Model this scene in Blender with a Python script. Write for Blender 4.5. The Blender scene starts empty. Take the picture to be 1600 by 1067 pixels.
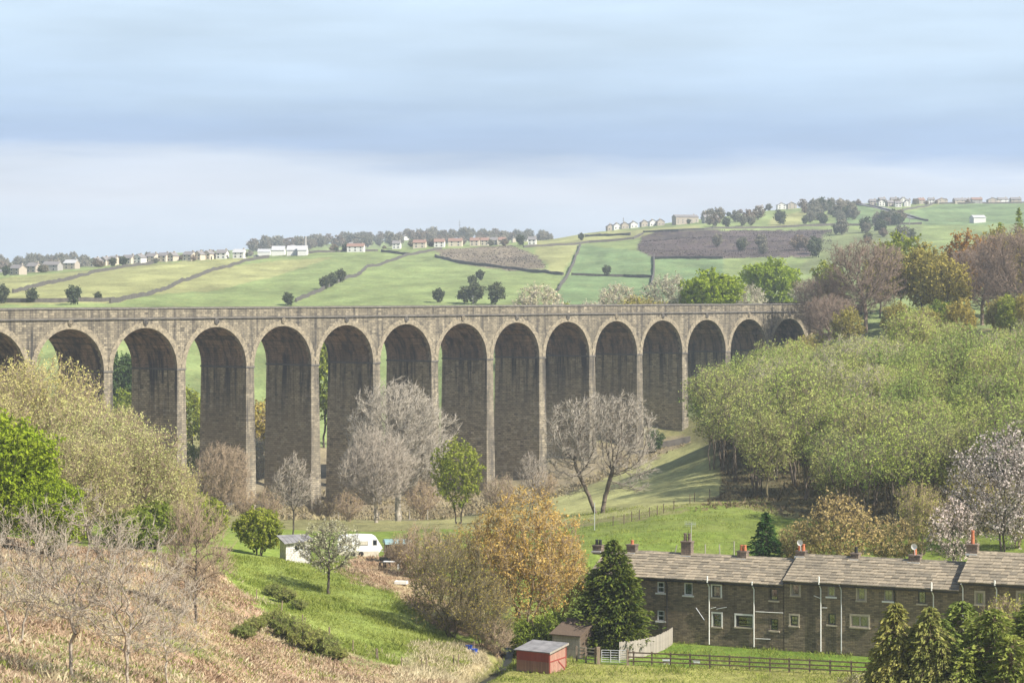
import bpy, math, random
import numpy as np
from math import radians, sin, cos, pi

random.seed(7)
S = bpy.context.scene
COL = S.collection

# ------------------------------------------------------------------ camera
CZ = 40.0            # eye height above the datum (valley bottom under the viaduct)
F = 3700.0           # focal length in photograph pixels (1600 wide)
HOR = 457.2          # row of the horizon in the photograph
cam = bpy.data.objects.new('camera', bpy.data.cameras.new('camera'))
COL.objects.link(cam)
cam.location = (0, 0, CZ)
cam.rotation_euler = (pi / 2, 0, 0)
cam.data.sensor_width = 36.0
cam.data.lens = 36.0 * F / 1600.0
cam.data.shift_y = -(533.5 - HOR) / 1600.0
cam.data.clip_start = 1.0
cam.data.clip_end = 20000.0
S.camera = cam

# ------------------------------------------------------------------ sun, sky, exposure
SUN_AZ = radians(32)     # towards the camera from due right
SUN_EL = radians(43)
sv = (cos(SUN_EL) * cos(SUN_AZ), -cos(SUN_EL) * sin(SUN_AZ), sin(SUN_EL))
sun = bpy.data.objects.new('sun', bpy.data.lights.new('sun', 'SUN'))
COL.objects.link(sun)
sun.data.energy = 5.0
sun.data.angle = radians(0.6)
sun.data.color = (1.0, 0.94, 0.84)
from mathutils import Vector
sun.rotation_euler = Vector(sv).to_track_quat('Z', 'Y').to_euler()

W = bpy.data.worlds.new('World')
S.world = W
W.use_nodes = True
wn, wl = W.node_tree.nodes, W.node_tree.links
wn.clear()
def wnode(t, **k):
    n = wn.new(t)
    for a, b in k.items():
        setattr(n, a, b)
    return n
wo = wnode('ShaderNodeOutputWorld')
bg = wnode('ShaderNodeBackground')
sky = wnode('ShaderNodeTexSky', sky_type='NISHITA', sun_disc=False)
sky.sun_elevation = SUN_EL
sky.sun_rotation = math.atan2(sv[0], sv[1])
sky.air_density = 1.0
sky.dust_density = 1.5
tc = wnode('ShaderNodeTexCoord')
sep = wnode('ShaderNodeSeparateXYZ')
wl.new(tc.outputs['Generated'], sep.inputs[0])
mp = wnode('ShaderNodeMapping')
mp.inputs['Scale'].default_value = (3.2, 3.2, 26.0)
wl.new(tc.outputs['Generated'], mp.inputs[0])
nz = wnode('ShaderNodeTexNoise')
nz.inputs['Scale'].default_value = 2.1
nz.inputs['Detail'].default_value = 8.0
nz.inputs['Roughness'].default_value = 0.6
wl.new(mp.outputs[0], nz.inputs['Vector'])
# layered stratus: cloud tone as a function of elevation, its edges pushed about by noise
def wmath(op, a, b=None):
    m = wnode('ShaderNodeMath', operation=op)
    for i, v in enumerate((a, b)):
        if v is None: continue
        if isinstance(v, (int, float)): m.inputs[i].default_value = v
        else: wl.new(v, m.inputs[i])
    return m.outputs[0]
dn = wmath('MULTIPLY', wmath('SUBTRACT', nz.outputs[0], 0.5), 0.030)
slope = wmath('MULTIPLY', sep.outputs[0], 0.012)
el = wmath('ADD', wmath('ADD', sep.outputs[2], dn), slope)
ramp = wnode('ShaderNodeValToRGB')
wl.new(wmath('MULTIPLY', el, 4.0), ramp.inputs[0])
cr = ramp.color_ramp
stops = [(0.000, (.37, .46, .565)), (0.014, (.39, .475, .57)), (0.038, (.49, .52, .585)), (0.050, (.46, .51, .595)),
         (0.0605, (.245, .34, .505)), (0.069, (.25, .35, .515)), (0.086, (.335, .44, .57)), (0.108, (.40, .505, .615)), (0.16, (.42, .525, .635)), (0.22, (.34, .43, .56))]
while len(cr.elements) < len(stops):
    cr.elements.new(0.5)
for e, (p, c) in zip(cr.elements, stops):
    e.position = p * 4.0
    e.color = (*c, 1)
# fine wisps in the cloud tone
mp2 = wnode('ShaderNodeMapping')
mp2.inputs['Scale'].default_value = (5.0, 5.0, 40.0)
mp2.inputs['Location'].default_value = (3.1, 0.4, 0.7)
wl.new(tc.outputs['Generated'], mp2.inputs[0])
nz2 = wnode('ShaderNodeTexNoise')
nz2.inputs['Scale'].default_value = 1.6
nz2.inputs['Detail'].default_value = 4.0
wl.new(mp2.outputs[0], nz2.inputs['Vector'])
rr = wnode('ShaderNodeMapRange')
rr.inputs['From Min'].default_value = 0.3; rr.inputs['From Max'].default_value = 0.7
rr.inputs['To Min'].default_value = 0.88; rr.inputs['To Max'].default_value = 1.10
wl.new(nz2.outputs[0], rr.inputs[0])
vm = wnode('ShaderNodeVectorMath', operation='SCALE')
wl.new(ramp.outputs[0], vm.inputs[0]); wl.new(rr.outputs[0], vm.inputs['Scale'])
sk = wnode('ShaderNodeVectorMath', operation='SCALE')
wl.new(sky.outputs[0], sk.inputs[0]); sk.inputs['Scale'].default_value = 0.08
mix = wnode('ShaderNodeMix', data_type='RGBA')
cf = wnode('ShaderNodeMapRange')       # the cloud sheet breaks up overhead
cf.inputs['From Min'].default_value = 0.16; cf.inputs['From Max'].default_value = 0.5
cf.inputs['To Min'].default_value = 0.94; cf.inputs['To Max'].default_value = 0.1
wl.new(sep.outputs[2], cf.inputs[0])
wl.new(cf.outputs[0], mix.inputs[0])
wl.new(sk.outputs[0], mix.inputs[6]); wl.new(vm.outputs[0], mix.inputs[7])
wl.new(mix.outputs[2], bg.inputs[0])
bg.inputs[1].default_value = 0.93
wl.new(bg.outputs[0], wo.inputs[0])

S.view_settings.view_transform = 'Standard'
S.view_settings.look = 'None'
S.view_settings.exposure = 0.82
S.view_settings.gamma = 1.0
S.view_settings.use_curve_mapping = False
S.cycles.use_denoising = True
S.cycles.max_bounces = 5
S.cycles.diffuse_bounces = 3
S.cycles.glossy_bounces = 2
S.cycles.transmission_bounces = 3
S.cycles.transparent_max_bounces = 6
S.cycles.volume_bounces = 0

# ------------------------------------------------------------------ terrain heights
# ground heights as (column, distance, height); column is the bearing counted in photograph pixels
CP = []
def gp(px, py, Y): CP.append((px, Y, CZ - (py - HOR) * Y / F))
def gz(px, Y, z): CP.append((px, Y, z))
for a in [(-1500, 10, 37.5), (800, 10, 37.5), (3100, 10, 37.5), (-1200, 40, 33), (800, 40, 31), (2800, 40, 31), (0, 65, 28.6), (800, 65, 25), (1600, 65, 25),
          (-700, 100, 27), (-700, 200, 25), (0, 100, 23.6), (200, 107, 22), (400, 140, 16.2), (0, 150, 21.4), (200, 150, 19.4),
          (100, 190, 18.4), (250, 200, 16.6), (400, 205, 13.7), (330, 225, 15.4), (370, 225, 15), (550, 195, 12), (650, 190, 10.7),
          (720, 188, 9.6), (600, 178, 11), (600, 150, 12.5), (800, 150, 10.5), (800, 186, 9.3), (1000, 186, 9.3), (1000, 150, 10),
          (1300, 186, 9.3), (1600, 180, 9.5), (1600, 150, 11), (1600, 110, 15), (1000, 100, 17), (700, 100, 18), (2400, 150, 13),
          (2400, 250, 20), (900, 207, 9.4), (1050, 207, 9.4), (1250, 202, 9.4), (1450, 197, 9.4), (1600, 195, 9.4), (1300, 215, 9.6), (1600, 215, 10),
          (1000, 262, 11), (1000, 300, 11), (1150, 265, 11.1), (-300, 300, 18), (0, 300, 12.5), (0, 420, 8), (-300, 420, 13), (-800, 420, 22),
          (690, 489, -2), (930, 528, 2), (850, 480, 1.5), (1290, 592, 33), (1330, 640, 36), (2200, 400, 34), (2200, 600, 46),
          (1400, 700, 36), (1200, 700, 31), (1600, 750, 40), (250, 520, 7), (600, 560, 2), (600, 640, 10), (740, 560, 4),
          (900, 625, 27), (1050, 625, 29), (1200, 640, 32), (880, 570, 14), (0, 520, 10), (900, 800, 34), (1300, 900, 38),
          (-600, 700, 30), (-800, 1300, 48), (-800, 2200, 65), (2500, 1200, 80), (2500, 2000, 120), (2500, 5000, 60), (-800, 5000, 45),
          (100, 5000, 55), (800, 5000, 60), (1500, 5000, 60), (1400, 2800, 98), (1600, 2600, 105), (1100, 2600, 80), (100, 1700, 50), (400, 1900, 62), (650, 1900, 72), (850, 2000, 78)]:
    gz(*a)
for a in [(600, 815, 340), (590, 825, 310), (450, 830, 300), (300, 800, 330), (700, 830, 300), (600, 870, 255), (466, 877, 232),
          (540, 885, 245), (640, 900, 235), (700, 1000, 205), (620, 960, 210), (520, 930, 212), (300, 785, 437), (500, 800, 463),
          (800, 765, 515), (1000, 770, 360), (1050, 720, 460), (900, 772, 430), (1068, 688, 554), (1000, 702, 541),
          (1100, 790, 300), (1170, 785, 320), (1300, 800, 310), (1440, 812, 290), (1600, 830, 270), (1120, 700, 420), (1110, 660, 560),
          (1140, 578, 580), (1200, 562, 585), (1260, 540, 592), (1200, 640, 430), (1300, 640, 430), (1480, 590, 420), (1600, 600, 400),
          (1600, 700, 330), (1400, 700, 360), (1480, 520, 560), (1350, 515, 580), (1600, 530, 520),
          (250, 590, 620), (100, 590, 600), (600, 480, 850), (100, 472, 800), (900, 480, 800),
          (0, 431, 1250), (150, 417, 1300), (330, 405, 1350), (560, 392, 1450), (700, 386, 1500), (820, 382, 1550), (1000, 353, 1750),
          (1100, 347, 1800), (1200, 325, 1900), (1340, 318, 2000), (1450, 322, 2000), (1600, 313, 2000), (300, 440, 1050),
          (600, 430, 1150), (900, 430, 1150), (800, 400, 1380), (1000, 400, 1300), (1000, 378, 1470), (1150, 365, 1500), (1300, 355, 1600),
          (1420, 352, 1600), (1250, 410, 1200), (1500, 345, 1750), (1300, 450, 1000), (60, 414, 2200), (300, 394, 2300), (500, 385, 2400),
          (650, 371, 2500), (800, 376, 2500)]:
    gp(*a)
CP = np.array(CP, float)
def uv(px, Y):
    return np.stack([np.asarray(px, float) / 330.0, 4.2 * np.log(np.asarray(Y, float))], -1)
_P = uv(CP[:, 0], CP[:, 1])
def kern(d2): return np.sqrt(d2 + 0.12)
_K = kern(((_P[:, None] - _P[None]) ** 2).sum(-1)) - 0.06 * np.eye(len(_P))
_A = np.zeros((len(_P) + 3,) * 2)
_A[:-3, :-3] = _K
_Q = np.c_[np.ones(len(_P)), _P]
_A[:-3, -3:] = _Q; _A[-3:, :-3] = _Q.T
_w = np.linalg.solve(_A, np.r_[CP[:, 2], 0, 0, 0])

def vnoise(x, y, seed=0):
    xi, yi = np.floor(x).astype(np.int64), np.floor(y).astype(np.int64)
    fx, fy = x - xi, y - yi
    fx = fx * fx * (3 - 2 * fx); fy = fy * fy * (3 - 2 * fy)
    def hsh(a, b):
        n = (a * 374761393 + b * 668265263 + seed * 974634777) & 0x7fffffff
        n = ((n ^ (n >> 13)) * 1274126177) & 0x7fffffff
        return ((n ^ (n >> 16)) & 0xffff) / 65535.0
    return (hsh(xi, yi) * (1 - fx) + hsh(xi + 1, yi) * fx) * (1 - fy) + (hsh(xi, yi + 1) * (1 - fx) + hsh(xi + 1, yi + 1) * fx) * fy

STREAM = None
def seg_dist(x, y, pts):
    d = np.full(x.shape, 1e9)
    for (ax, ay), (bx, by) in zip(pts[:-1], pts[1:]):
        t = np.clip(((x - ax) * (bx - ax) + (y - ay) * (by - ay)) / ((bx - ax) ** 2 + (by - ay) ** 2), 0, 1)
        d = np.minimum(d, np.hypot(x - ax - t * (bx - ax), y - ay - t * (by - ay)))
    return d
def pxw(px, Y): return ((px - 800) / F * Y, Y)
STREAM = [pxw(700, 165), pxw(728, 178), pxw(742, 188), pxw(772, 194), pxw(792, 200), pxw(800, 212)]

def H(x, y):
    """ground height, arrays in, array out"""
    x = np.atleast_1d(np.asarray(x, float)); y = np.atleast_1d(np.asarray(y, float))
    yy = np.maximum(y, 6.0)
    q = uv(np.clip(800 + F * x / yy, -3500, 5000), yy)
    out = np.empty(x.shape)
    fl, of = q.reshape(-1, 2), out.reshape(-1)
    for i in range(0, len(fl), 20000):
        c = fl[i:i + 20000]
        of[i:i + 20000] = kern(((c[:, None] - _P[None]) ** 2).sum(-1)) @ _w[:-3] + _w[-3] + c @ _w[-2:]
    px = 800 + F * x / yy
    lawn = np.clip((px - 800) / 60, 0, 1) * np.clip((y - 180) / 6, 0, 1) * np.clip((232 - y) / 10, 0, 1)
    rough = (1 - lawn) * np.clip((y - 60) / 60, 0, 1)
    out += rough * ((vnoise(x / 9, y / 9, 1) - .5) * .7 + (vnoise(x / 2.6, y / 2.6, 2) - .5) * .22)
    out += np.clip((y - 700) / 500, 0, 1) * (vnoise(x / 60, y / 60, 3) - .5) * 3
    ds = seg_dist(x, y, STREAM)
    out -= 1.0 * np.exp(-(ds / 0.9) ** 2)
    return out
def hz(x, y): return float(H([x], [y])[0])
def G(px, Y):
    x = (px - 800) / F * Y
    return Vector((x, Y, hz(x, Y)))
_YS = np.exp(np.linspace(math.log(70), math.log(4500), 2600))
def hit(px, py, ymin=70):
    """where the line of sight through a photograph pixel meets the ground"""
    ys = _YS[_YS >= ymin]
    h = H((px - 800) / F * ys, ys)
    ray = CZ - (py - HOR) * ys / F
    k = np.nonzero(h >= ray)[0]
    j = k[0] if len(k) else int(np.argmax(h - ray))
    Y = float(ys[j])
    return Vector(((px - 800) / F * Y, Y, float(h[j])))

# ------------------------------------------------------------------ helpers
def prop(o, label=None, cat=None, group=None, kind=None):
    if label: o['label'] = label
    if cat: o['category'] = cat
    if group: o['group'] = group
    if kind: o['kind'] = kind
    return o
def link(name, data, parent=None, loc=None, rot=None):
    o = bpy.data.objects.new(name, data)
    COL.objects.link(o)
    if parent: o.parent = parent
    if loc is not None: o.location = loc
    if rot is not None: o.rotation_euler = (0, 0, rot)
    return o
def thing(name, label, cat, loc, rot=0, group=None):
    return prop(link(name, None, None, loc, rot), label, cat, group)

class MB:
    def __init__(s): s.v, s.f, s.m = [], [], []
    def add(s, vs, fs, mi=0):
        b = len(s.v)
        s.v += [tuple(p) for p in vs]
        s.f += [tuple(b + i for i in f) for f in fs]
        s.m += [mi] * len(fs)
    def box(s, x0, x1, y0, y1, z0, z1, mi=0):
        s.add([(x0, y0, z0), (x1, y0, z0), (x1, y1, z0), (x0, y1, z0), (x0, y0, z1), (x1, y0, z1), (x1, y1, z1), (x0, y1, z1)],
              [(0, 3, 2, 1), (4, 5, 6, 7), (0, 1, 5, 4), (1, 2, 6, 5), (2, 3, 7, 6), (3, 0, 4, 7)], mi)
    def hexa(s, p, mi=0):
        s.add(p, [(0, 3, 2, 1), (4, 5, 6, 7), (0, 1, 5, 4), (1, 2, 6, 5), (2, 3, 7, 6), (3, 0, 4, 7)], mi)
    def tube(s, a, b, r0, r1=None, n=8, cap=True, mi=0):
        a, b = Vector(a), Vector(b); r1 = r0 if r1 is None else r1
        d = (b - a).normalized()
        u = d.orthogonal().normalized(); w = d.cross(u)
        vs = [a + (u * cos(2 * pi * i / n) + w * sin(2 * pi * i / n)) * r0 for i in range(n)]
        vs += [b + (u * cos(2 * pi * i / n) + w * sin(2 * pi * i / n)) * r1 for i in range(n)]
        fs = [(i, (i + 1) % n, n + (i + 1) % n, n + i) for i in range(n)]
        if cap: fs += [tuple(range(n - 1, -1, -1)), tuple(range(n, 2 * n))]
        s.add(vs, fs, mi)
    def mesh(s, name, mats):
        m = bpy.data.meshes.new(name)
        m.from_pydata(s.v, [], s.f)
        for t in (mats if isinstance(mats, (list, tuple)) else [mats]): m.materials.append(t)
        if any(s.m): m.polygons.foreach_set('material_index', s.m)
        m.update()
        return m
    def build(s, name, mats, parent=None, loc=None, rot=None):
        return link(name, s.mesh(name, mats), parent, loc, rot)

def np_mesh(name, V, Fc, mat, var=None):
    """V (n,3); Fc one (m,k) index array or a list of them"""
    m = bpy.data.meshes.new(name)
    V = np.ascontiguousarray(V, np.float32)
    Fl = [np.ascontiguousarray(f, np.int32) for f in (Fc if isinstance(Fc, list) else [Fc])]
    m.vertices.add(len(V)); m.vertices.foreach_set('co', V.ravel())
    loops = np.concatenate([f.ravel() for f in Fl])
    tot = np.concatenate([np.full(len(f), f.shape[1], np.int32) for f in Fl])
    m.loops.add(len(loops)); m.loops.foreach_set('vertex_index', loops)
    m.polygons.add(len(tot))
    m.polygons.foreach_set('loop_start', np.r_[0, np.cumsum(tot)[:-1]].astype(np.int32))
    if var is not None:
        a = m.attributes.new('var', 'FLOAT', 'FACE')
        a.data.foreach_set('value', np.ascontiguousarray(var, np.float32))
    m.materials.append(mat)
    m.update(calc_edges=True)
    return m

# ------------------------------------------------------------------ materials
def newmat(name):
    m = bpy.data.materials.new(name); m.use_nodes = True
    nt = m.node_tree; nt.nodes.clear()
    out = nt.nodes.new('ShaderNodeOutputMaterial')
    return m, nt, out
class NT:
    def __init__(s, nt): s.nt = nt
    def n(s, t, inp=None, **k):
        x = s.nt.nodes.new(t)
        for a, b in k.items(): setattr(x, a, b)
        for a, b in (inp or {}).items():
            if hasattr(b, 'is_output'): s.nt.links.new(b, x.inputs[a])
            else: x.inputs[a].default_value = b
        return x
    def math(s, op, a, b=0.0, clamp=False):
        return s.n('ShaderNodeMath', {0: a, 1: b}, operation=op, use_clamp=clamp).outputs[0]
    def mix(s, f, a, b, bt='MIX'):
        c = lambda v: (*v, 1) if isinstance(v, tuple) and len(v) == 3 else v
        return s.n('ShaderNodeMix', {0: f, 6: c(a), 7: c(b)}, data_type='RGBA', blend_type=bt).outputs[2]
    def noise(s, vec, scale, detail=3, rough=.55):
        return s.n('ShaderNodeTexNoise', {'Vector': vec, 'Scale': scale, 'Detail': detail, 'Roughness': rough}).outputs[0]
    def rng(s, v, a, b, c=0.0, d=1.0):
        return s.n('ShaderNodeMapRange', {0: v, 1: a, 2: b, 3: c, 4: d}).outputs[0]
    def coord(s, which='Object'): return s.n('ShaderNodeTexCoord').outputs[which]
    def mapping(s, vec, sc): return s.n('ShaderNodeMapping', {0: vec, 3: sc}).outputs[0]

def simple(name, c, rough=.7, vary=.25, scale=3.0, c2=None, metal=0.0, bump=0.0, rnd=0.0, stretch=(1, 1, 1)):
    m, nt, out = newmat(name); N = NT(nt)
    v = N.mapping(N.coord(), stretch)
    f = N.noise(v, scale, 5, .6)
    c2 = c2 or tuple(x * (1 - vary) for x in c)
    col = N.mix(N.rng(f, .35, .65), c2, c)
    if rnd:
        r = N.n('ShaderNodeObjectInfo').outputs['Random']
        col = N.mix(1.0, col, N.n('ShaderNodeCombineColor', {0: N.rng(r, 0, 1, 1 - rnd, 1 + rnd * .4), 1: N.rng(r, 0, 1, 1 - rnd, 1 + rnd * .3), 2: N.rng(r, 0, 1, 1 - rnd, 1 + rnd * .2)}).outputs[0], 'MULTIPLY')
    b = N.n('ShaderNodeBsdfPrincipled', {'Base Color': col, 'Roughness': rough, 'Metallic': metal})
    if bump:
        nt.links.new(N.n('ShaderNodeBump', {'Strength': bump, 'Distance': .05, 'Height': N.noise(v, scale * 4, 4)}).outputs[0], b.inputs['Normal'])
    nt.links.new(b.outputs[0], out.inputs[0])
    return m

def leaf_mat(name, c1, c2, trans=.35, clump=.5):
    """two natural leaf colours mixed leaf by leaf and, loosely, branch by branch"""
    m, nt, out = newmat(name); N = NT(nt)
    a = N.n('ShaderNodeAttribute', attribute_name='var').outputs['Fac']
    nz = N.rng(N.noise(N.coord(), clump, 2), .35, .65)
    rnd = N.n('ShaderNodeObjectInfo').outputs['Random']
    f = N.math('ADD', N.math('MULTIPLY', a, .5), N.math('MULTIPLY', nz, .5))
    col = N.mix(f, c1, c2)
    col = N.mix(1.0, col, N.n('ShaderNodeCombineColor', {0: N.rng(rnd, 0, 1, .84, 1.12), 1: N.rng(rnd, 0, 1, .9, 1.06), 2: N.rng(rnd, 0, 1, .95, 1.05)}).outputs[0], 'MULTIPLY')
    d = N.n('ShaderNodeBsdfDiffuse', {0: col})
    t = N.n('ShaderNodeBsdfTranslucent', {0: col})
    x = N.n('ShaderNodeMixShader', {0: trans, 1: d.outputs[0], 2: t.outputs[0]})
    nt.links.new(x.outputs[0], out.inputs[0])
    return m
def bark_mat(name, c, c2):
    m, nt, out = newmat(name); N = NT(nt)
    f = N.rng(N.noise(N.mapping(N.coord(), (1, 1, .35)), 3.0, 4), .35, .65)
    d = N.n('ShaderNodeBsdfDiffuse', {0: N.mix(f, c, c2)})
    nt.links.new(d.outputs[0], out.inputs[0])
    return m

def masonry(name, c1, c2, mortar, bw, bh, stain=None, axes='xy', zref=None, pale=None, bump=.5):
    """coursed stone: brick pattern laid along the wall, blotches, soot and damp streaks"""
    m, nt, out = newmat(name); N = NT(nt)
    co = N.coord()
    sp = N.n('ShaderNodeSeparateXYZ', {0: co})
    x, y, z = sp.outputs
    if axes == 'xy': u, v = N.math('ADD', x, y), z
    elif axes == 'soffit': u, v = y, N.math('ADD', x, z)
    wob = N.math('MULTIPLY', N.math('SUBTRACT', N.noise(co, .7, 2), .5), .10)
    vec = N.n('ShaderNodeCombineXYZ', {0: u, 1: N.math('ADD', v, wob), 2: 0.0}).outputs[0]
    br = N.n('ShaderNodeTexBrick', {'Vector': vec, 'Color1': (*c1, 1), 'Color2': (*c2, 1), 'Mortar': (*mortar, 1), 'Scale': 1.0,
                                    'Mortar Size': bh * .10, 'Mortar Smooth': .2, 'Bias': -.1, 'Brick Width': bw, 'Row Height': bh}, offset=.5, squash=1.0)
    col = br.outputs[0]
    # individual dark and pale stones
    cell = N.n('ShaderNodeTexWhiteNoise', {0: N.n('ShaderNodeVectorMath', {0: N.n('ShaderNodeVectorMath', {0: vec, 1: (bw * 1.0, bh, 1)}, operation='DIVIDE').outputs[0]}, operation='FLOOR').outputs[0]}, noise_dimensions='2D').outputs[0]
    dk = N.rng(cell, .86, .97)
    col = N.mix(N.math('MULTIPLY', dk, .55), col, (.035, .03, .028))
    if pale: col = N.mix(N.math('MULTIPLY', N.rng(cell, .10, .0), .6), col, pale)
    bl = N.rng(N.noise(co, .23, 4), .38, .68)
    col = N.mix(N.math('MULTIPLY', bl, .45), col, tuple(q * .45 for q in c1))
    big = N.rng(N.noise(co, .055, 3), .42, .66)
    col = N.mix(N.math('MULTIPLY', big, .4), col, tuple(q * .38 for q in c1))
    wash = N.rng(N.noise(N.mapping(co, (.8, .8, .12)), 1.0, 4, .65), .62, .78)
    col = N.mix(N.math('MULTIPLY', wash, .30), col, tuple(min(.7, q * 1.7) for q in c1))
    if stain:
        st = N.noise(N.mapping(co, (.42, .42, .035)), 1.6, 4, .6)
        st2 = N.noise(N.mapping(co, (1.3, 1.3, .10)), 1.5, 3, .6)
        s = N.rng(N.math('ADD', N.math('MULTIPLY', st, .7), N.math('MULTIPLY', st2, .3)), stain[0], stain[1])
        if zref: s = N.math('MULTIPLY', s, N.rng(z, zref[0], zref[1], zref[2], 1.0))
        col = N.mix(N.math('MULTIPLY', s, stain[2]), col, (.022, .021, .023))
    b = N.n('ShaderNodeBsdfPrincipled', {'Base Color': col, 'Roughness': .9})
    hgt = N.math('ADD', N.math('MULTIPLY', br.outputs[1], -1.0), N.math('MULTIPLY', N.noise(co, 5, 4), .9))
    bp = N.n('ShaderNodeBump', {'Strength': bump, 'Distance': .06, 'Height': hgt})
    nt.links.new(bp.outputs[0], b.inputs['Normal'])
    nt.links.new(b.outputs[0], out.inputs[0])
    return m

M = {}
M['via_face'] = masonry('viaduct_stone', (.385, .33, .232), (.165, .142, .102), (.08, .07, .055), .95, .40, (.43, .64, .88), pale=(.55, .47, .33))
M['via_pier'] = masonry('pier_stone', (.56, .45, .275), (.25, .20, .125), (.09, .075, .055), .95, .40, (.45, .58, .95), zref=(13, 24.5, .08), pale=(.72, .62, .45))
M['via_soffit'] = masonry('soffit_stone', (.40, .27, .18), (.22, .155, .11), (.09, .075, .06), .7, .28, (.44, .60, .93), axes='soffit')
M['via_ring'] = simple('voussoir_stone', (.335, .283, .195), .9, c2=(.14, .12, .088), scale=1.6, bump=.4)
M['coping'] = simple('coping_stone', (.16, .145, .125), .9, c2=(.08, .075, .068), scale=.9, bump=.4)
M['house_wall'] = masonry('cottage_stone', (.33, .255, .16), (.155, .123, .083), (.085, .07, .052), .42, .145, (.50, .72, .6), pale=(.36, .295, .205))
M['house_trim'] = simple('pale_stone_trim', (.52, .45, .34), .85, vary=.3)
M['white'] = simple('white_paint', (.80, .79, .75), .5, vary=.1)
M['slate'] = simple('stone_slate', (.36, .31, .225), .85, c2=(.18, .155, .115), scale=2.4, bump=.5, rnd=.42)
M['slate_bed'] = simple('slate_bed', (.10, .085, .07), .9)
M['glass'] = simple('window_glass', (.02, .026, .028), .06, vary=.4, scale=1.2)
M['dark_frame'] = simple('dark_frame', (.055, .06, .045), .6)
M['black_iron'] = simple('black_iron', (.02, .02, .02), .5)
M['galv'] = simple('galvanised_steel', (.62, .64, .66), .4, vary=.15, metal=.3)
M['terracotta'] = simple('terracotta', (.52, .17, .075), .7, vary=.3)
M['chimney'] = masonry('chimney_stone', (.30, .225, .165), (.19, .145, .11), (.1, .085, .07), .4, .18, (.45, .7, .7))
M['old_wood'] = simple('weathered_wood', (.30, .235, .17), .85, c2=(.17, .13, .095), scale=3, stretch=(6, 6, .7), bump=.3, rnd=.25)
M['dark_wood'] = simple('dark_wood', (.15, .105, .07), .85, c2=(.085, .062, .045), scale=3, stretch=(4, 4, 1), rnd=.25)
M['grey_wood'] = simple('grey_wood', (.42, .385, .335), .85, c2=(.29, .26, .22), scale=3, stretch=(6, 6, .6), bump=.3, rnd=.18)
M['red_wood'] = simple('red_painted_wood', (.33, .055, .038), .75, c2=(.24, .05, .035), scale=2.5, stretch=(5, 5, .5), rnd=.15)
M['worn_red'] = simple('worn_red_wood', (.34, .19, .135), .85, c2=(.20, .085, .06), scale=2.5, stretch=(6, 6, .5), rnd=.2)
M['pink_wood'] = simple('pale_red_wood', (.43, .26, .20), .8, c2=(.32, .155, .115), scale=2.5, stretch=(6, 6, .5), rnd=.15)  # paler pinkish red for the core and right-end boards
M['felt'] = simple('roof_felt', (.27, .265, .27), .85, c2=(.17, .165, .17), scale=1.5, rnd=.15)
M['teal'] = simple('teal_roof', (.26, .42, .44), .6, vary=.3)
M['peel'] = simple('peeling_white_paint', (.76, .74, .70), .8, c2=(.38, .34, .30), scale=7, bump=.3)
M['caravan'] = simple('caravan_white', (.82, .82, .80), .35, vary=.05)
M['cream'] = simple('cream_skirt', (.62, .57, .46), .6)
M['blue'] = simple('blue_plastic', (.03, .10, .50), .4)
M['wallstone'] = simple('drystone', (.115, .102, .085), .95, c2=(.055, .05, .043), scale=.8, bump=.5)
M['water'] = simple('stream_water', (.03, .032, .024), .5)

m, nt, out = newmat('window_glass_clear'); N = NT(nt)
tr_ = N.n('ShaderNodeBsdfTransparent', {0: (.62, .68, .66, 1)}); gl_ = N.n('ShaderNodeBsdfGlossy', {0: (.9, .95, 1, 1), 'Roughness': .03})
nt.links.new(N.n('ShaderNodeMixShader', {0: .16, 1: tr_.outputs[0], 2: gl_.outputs[0]}).outputs[0], out.inputs[0])
M['clear_glass'] = m
M['curtain'] = simple('curtain_cloth', (.66, .62, .54), .9, vary=.15, scale=6)
M['room'] = simple('dark_room', (.035, .033, .03), .9)  # near-black colour standing in for the shade of an unlit room
# ------------------------------------------------------------------ the ground
def in_poly(x, y, poly):
    c = np.zeros(x.shape, bool)
    j = len(poly) - 1
    for i in range(len(poly)):
        (xi, yi), (xj, yj) = poly[i], poly[j]
        c ^= ((yi > y) != (yj > y)) & (x < (xj - xi) * (y - yi) / (yj - yi + 1e-12) + xi)
        j = i
    return c
GRASS = (.16, .215, .036); PADDOCK = (.29, .285, .085); LAWN = (.125, .20, .026); SLOPE = (.215, .265, .06)
BRACKEN = (.36, .235, .155); STRAW = (.45, .37, .21); PALE = (.30, .30, .125); FLOOR = (.115, .10, .05)
FARG = (.195, .245, .09); FARY = (.275, .28, .115); FARD = (.15, .20, .08); MOOR = (.085, .062, .06); SCRUB = (.19, .155, .11); FARGRN = (.145, .21, .09)
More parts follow.
